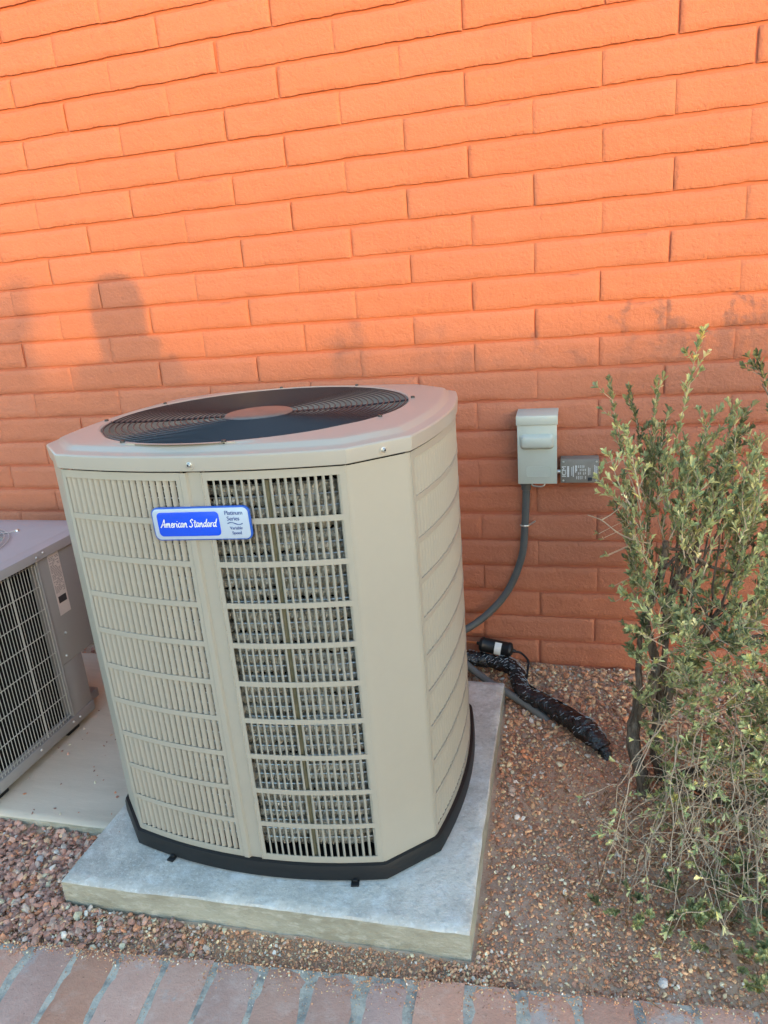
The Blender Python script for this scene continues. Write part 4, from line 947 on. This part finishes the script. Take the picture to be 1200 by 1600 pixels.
def litter():
    mb = MB(); rr = random.Random(21)
    def lf(x, y, z, ln, wd):
        a = rr.uniform(0,6.28); d = Vector((math.cos(a),math.sin(a),rr.uniform(-.2,.2))); s = Vector((-d.y,d.x,rr.uniform(-.3,.3))); p = Vector((x,y,z))
        mb.add([p-d*ln*.5, p-d*ln*.1+s*wd*.5+Vector((0,0,.003)), p+d*ln*.5+Vector((0,0,.002)), p-d*ln*.1-s*wd*.5+Vector((0,0,.003))], [(0,1,2,3)])
    for _ in range(520):
        x = rr.gauss(2.15,.22); y = rr.gauss(-.95,.22)
        if y < -1.27 or x < 1.7: continue
        lf(x, y, ground_z(x,y)+rr.uniform(.004,.014), rr.uniform(.010,.028), rr.uniform(.005,.010))
    for _ in range(60): x = rr.uniform(1.55,2.2); y = rr.uniform(-1.25,-.1); lf(x,y,ground_z(x,y)+.008,rr.uniform(.006,.014),rr.uniform(.003,.006))
    for _ in range(130):
        x = rr.gauss(2.12,.25); y = rr.gauss(-.95,.25)
        if y < -1.3 or x < 1.6: continue
        a = rr.uniform(0,3.14); l = rr.uniform(.02,.08); z = ground_z(x,y)+.008; d = Vector((math.cos(a),math.sin(a),0))*l; mb.tube([Vector((x,y,z))-d, Vector((x,y,z+rr.uniform(0,.008)))+Vector((-d.y,d.x,0))*.2, Vector((x,y,z))+d], .0009, 4)
    o = obj('leaf_litter', mb, M['dryleaf']); tag(o, 'dry brown leaves and broken twigs under the shrub', None, None, 'stuff')
litter()
# ------------------------------------------------------------------ behind the viewer: what throws the shadows on the wall
def fence():
    root = thing('garden_wall', (10,-20,0), 'tan garden wall behind the viewer that shades the lower house wall', 'wall')
    obj('wall_body', MB().box((-26,-.1,-.2),(26,.1,FENCE_H)), M['fence'], root)
    obj('coping', MB().box((-26,-.13,FENCE_H),(26,.13,FENCE_H+.05)), M['fence'], root, bevel=.01)
FENCE_H = 2.33
fence()
def back_shrub(seed, loc, h, label, n=26, spread=.35, size=1.2, grp=None):
    S = Shrub(seed); rr = S.rr; org = Vector(loc); root = thing('shrub', org, label, 'shrub')
    for k in range(n):
        a = rr.uniform(0,6.28); r_ = spread*math.sqrt(rr.random()); p = org+Vector((r_*.3*math.cos(a), r_*.3*math.sin(a), h*.35)); e = org+Vector((r_*math.cos(a), r_*math.sin(a), h*rr.uniform(.82,1.0)))
        S.shoot(p, e, (.3,1), .04, .03, (3,5), size)
    for k in range(4):
        a = rr.uniform(0,6.28); S.stem([org+Vector((0,0,-.03)), org+Vector((.05*math.cos(a),.05*math.sin(a),h*.2)), org+Vector((.12*math.cos(a),.12*math.sin(a),h*.45))], .018, .008)
    S.finish(root, org)
back_shrub(31, (3.30,-3.25,0), 1.50, 'tall leafy shrub behind the viewer whose tips shade the middle of the wall', 22, .36)
back_shrub(32, (4.02,-7.4,0), 2.0, 'large shrub behind the viewer whose blurred shadow falls at the wall edge', 36, .34, 2.2)
def person():
    org = Vector((1.93,-2.92,0)); root = thing('person', org, 'person in dark clothes raising a phone, seen only as a shadow', 'person')
    root.rotation_euler = (0,0,YAW)
    def skin(name, verts, edges, radii, m_, par, sub=2):
        me = bpy.data.meshes.new(name); me.from_pydata(verts, edges, []); ob = bpy.data.objects.new(name, me); COL.objects.link(ob)
        md = ob.modifiers.new('s','SKIN'); md.use_smooth_shade = True
        for i, r_ in enumerate(radii): me.skin_vertices[0].data[i].radius = (r_ if isinstance(r_, tuple) else (r_, r_))
        me.skin_vertices[0].data[0].use_root = True
        sb = ob.modifiers.new('u','SUBSURF'); sb.levels = sub; sb.render_levels = sub
        bpy.context.view_layer.update(); e = bpy.data.meshes.new_from_object(ob.evaluated_get(bpy.context.evaluated_depsgraph_get()))
        bpy.data.objects.remove(ob); return link(name, e, m_, par)
    sk = mat('skin', (.45,.27,.19), .5); shirt = mat('dark_shirt', (.03,.035,.05), .8); hair = mat('dark_hair', (.02,.014,.01), .5)
    K = 1.0
    v = [(0,0,.95),(0,0,1.15),(0,.0,1.34),(0,.0,1.42),(0,.01,1.50),(0,.02,1.58),(0,.01,1.645),
         (-.16,0,1.36),(-.20,.06,1.12),(-.08,.30,1.30),(.16,0,1.36),(.20,.06,1.12),(.08,.30,1.30),
         (-.09,0,.88),(-.10,.02,.48),(-.10,-.02,.08),(-.10,.10,.03),(.09,0,.88),(.11,.03,.48),(.11,-.02,.08),(.11,.10,.03)]
    e = [(0,1),(1,2),(2,3),(3,4),(4,5),(5,6),(2,7),(7,8),(8,9),(2,10),(10,11),(11,12),(0,13),(13,14),(14,15),(15,16),(0,17),(17,18),(18,19),(19,20)]
    r_ = [(.15,.10),(.14,.10),(.15,.10),.055,(.062,.07),(.074,.090),(.05,.06),.058,.045,.030,.058,.045,.030,.085,.058,.042,.040,.085,.058,.042,.040]
    skin('body', v, e, r_, sk, root)
    # clothing
    skin('shirt', [v[0],v[1],v[2],v[7],v[8],v[10],v[11],(0,0,1.385)], [(0,1),(1,2),(2,3),(3,4),(2,5),(5,6),(2,7)], [(.165,.115),(.155,.115),(.165,.115),.070,.056,.070,.056,.075], shirt, root)
    skin('trousers', [v[0],v[13],v[14],v[15],v[17],v[18],v[19]], [(0,1),(1,2),(2,3),(0,4),(4,5),(5,6)], [(.16,.11),.097,.070,.055,.097,.070,.055], shirt, root)
    obj('hair', MB().lathe([(.001,1.728),(.03,1.726),(.058,1.714),(.082,1.688),(.097,1.645),(.101,1.59),(.097,1.52),(.090,1.45),(.084,1.41),(.001,1.41)], 24, Matrix.Translation((0,-.015,0))), hair, root, smooth=60)
    # hands: palm and five bent fingers each, closed on the phone edges
    for s in (-1, 1):
        w_ = Vector((.08*s,.30,1.30)); pv = [tuple(w_), tuple(w_+Vector((-.01*s,.04,.05)))]; pe = [(0,1)]; pr = [(.026,.02),(.032,.016)]
        for f in range(4):
            b = Vector(pv[1]) + Vector((0,.012,-.026+.020*f)); n0 = len(pv); l = (.9,1.0,1.05,.95)[f]
            pv += [tuple(b+Vector((.004*s,.02,.006))), tuple(b+Vector((-.012*s,.040*l,.008))), tuple(b+Vector((-.032*s,.042*l,.008)))]; pe += [(1,n0),(n0,n0+1),(n0+1,n0+2)]; pr += [.009,.0085,.0075]
        n0 = len(pv); pv += [tuple(w_+Vector((-.022*s,.012,.045))), tuple(w_+Vector((-.036*s,.018,.068)))]; pe += [(0,n0),(n0,n0+1)]; pr += [.011,.009]
        skin('hand', pv, pe, pr, sk, root, 1)
    pb = MB().box((-.036,-.004,-.073),(.036,.004,.073)); ph = obj('phone', pb, M['black'], None, bevel=.003)
    ph.matrix_world = Matrix.Translation(CAM - AX_F*.022 - AX_U*.045) @ Matrix((AX_R, AX_F, AX_U)).transposed().to_4x4(); tag(ph, 'black phone held up in front of the person behind the viewer', 'phone')
person()
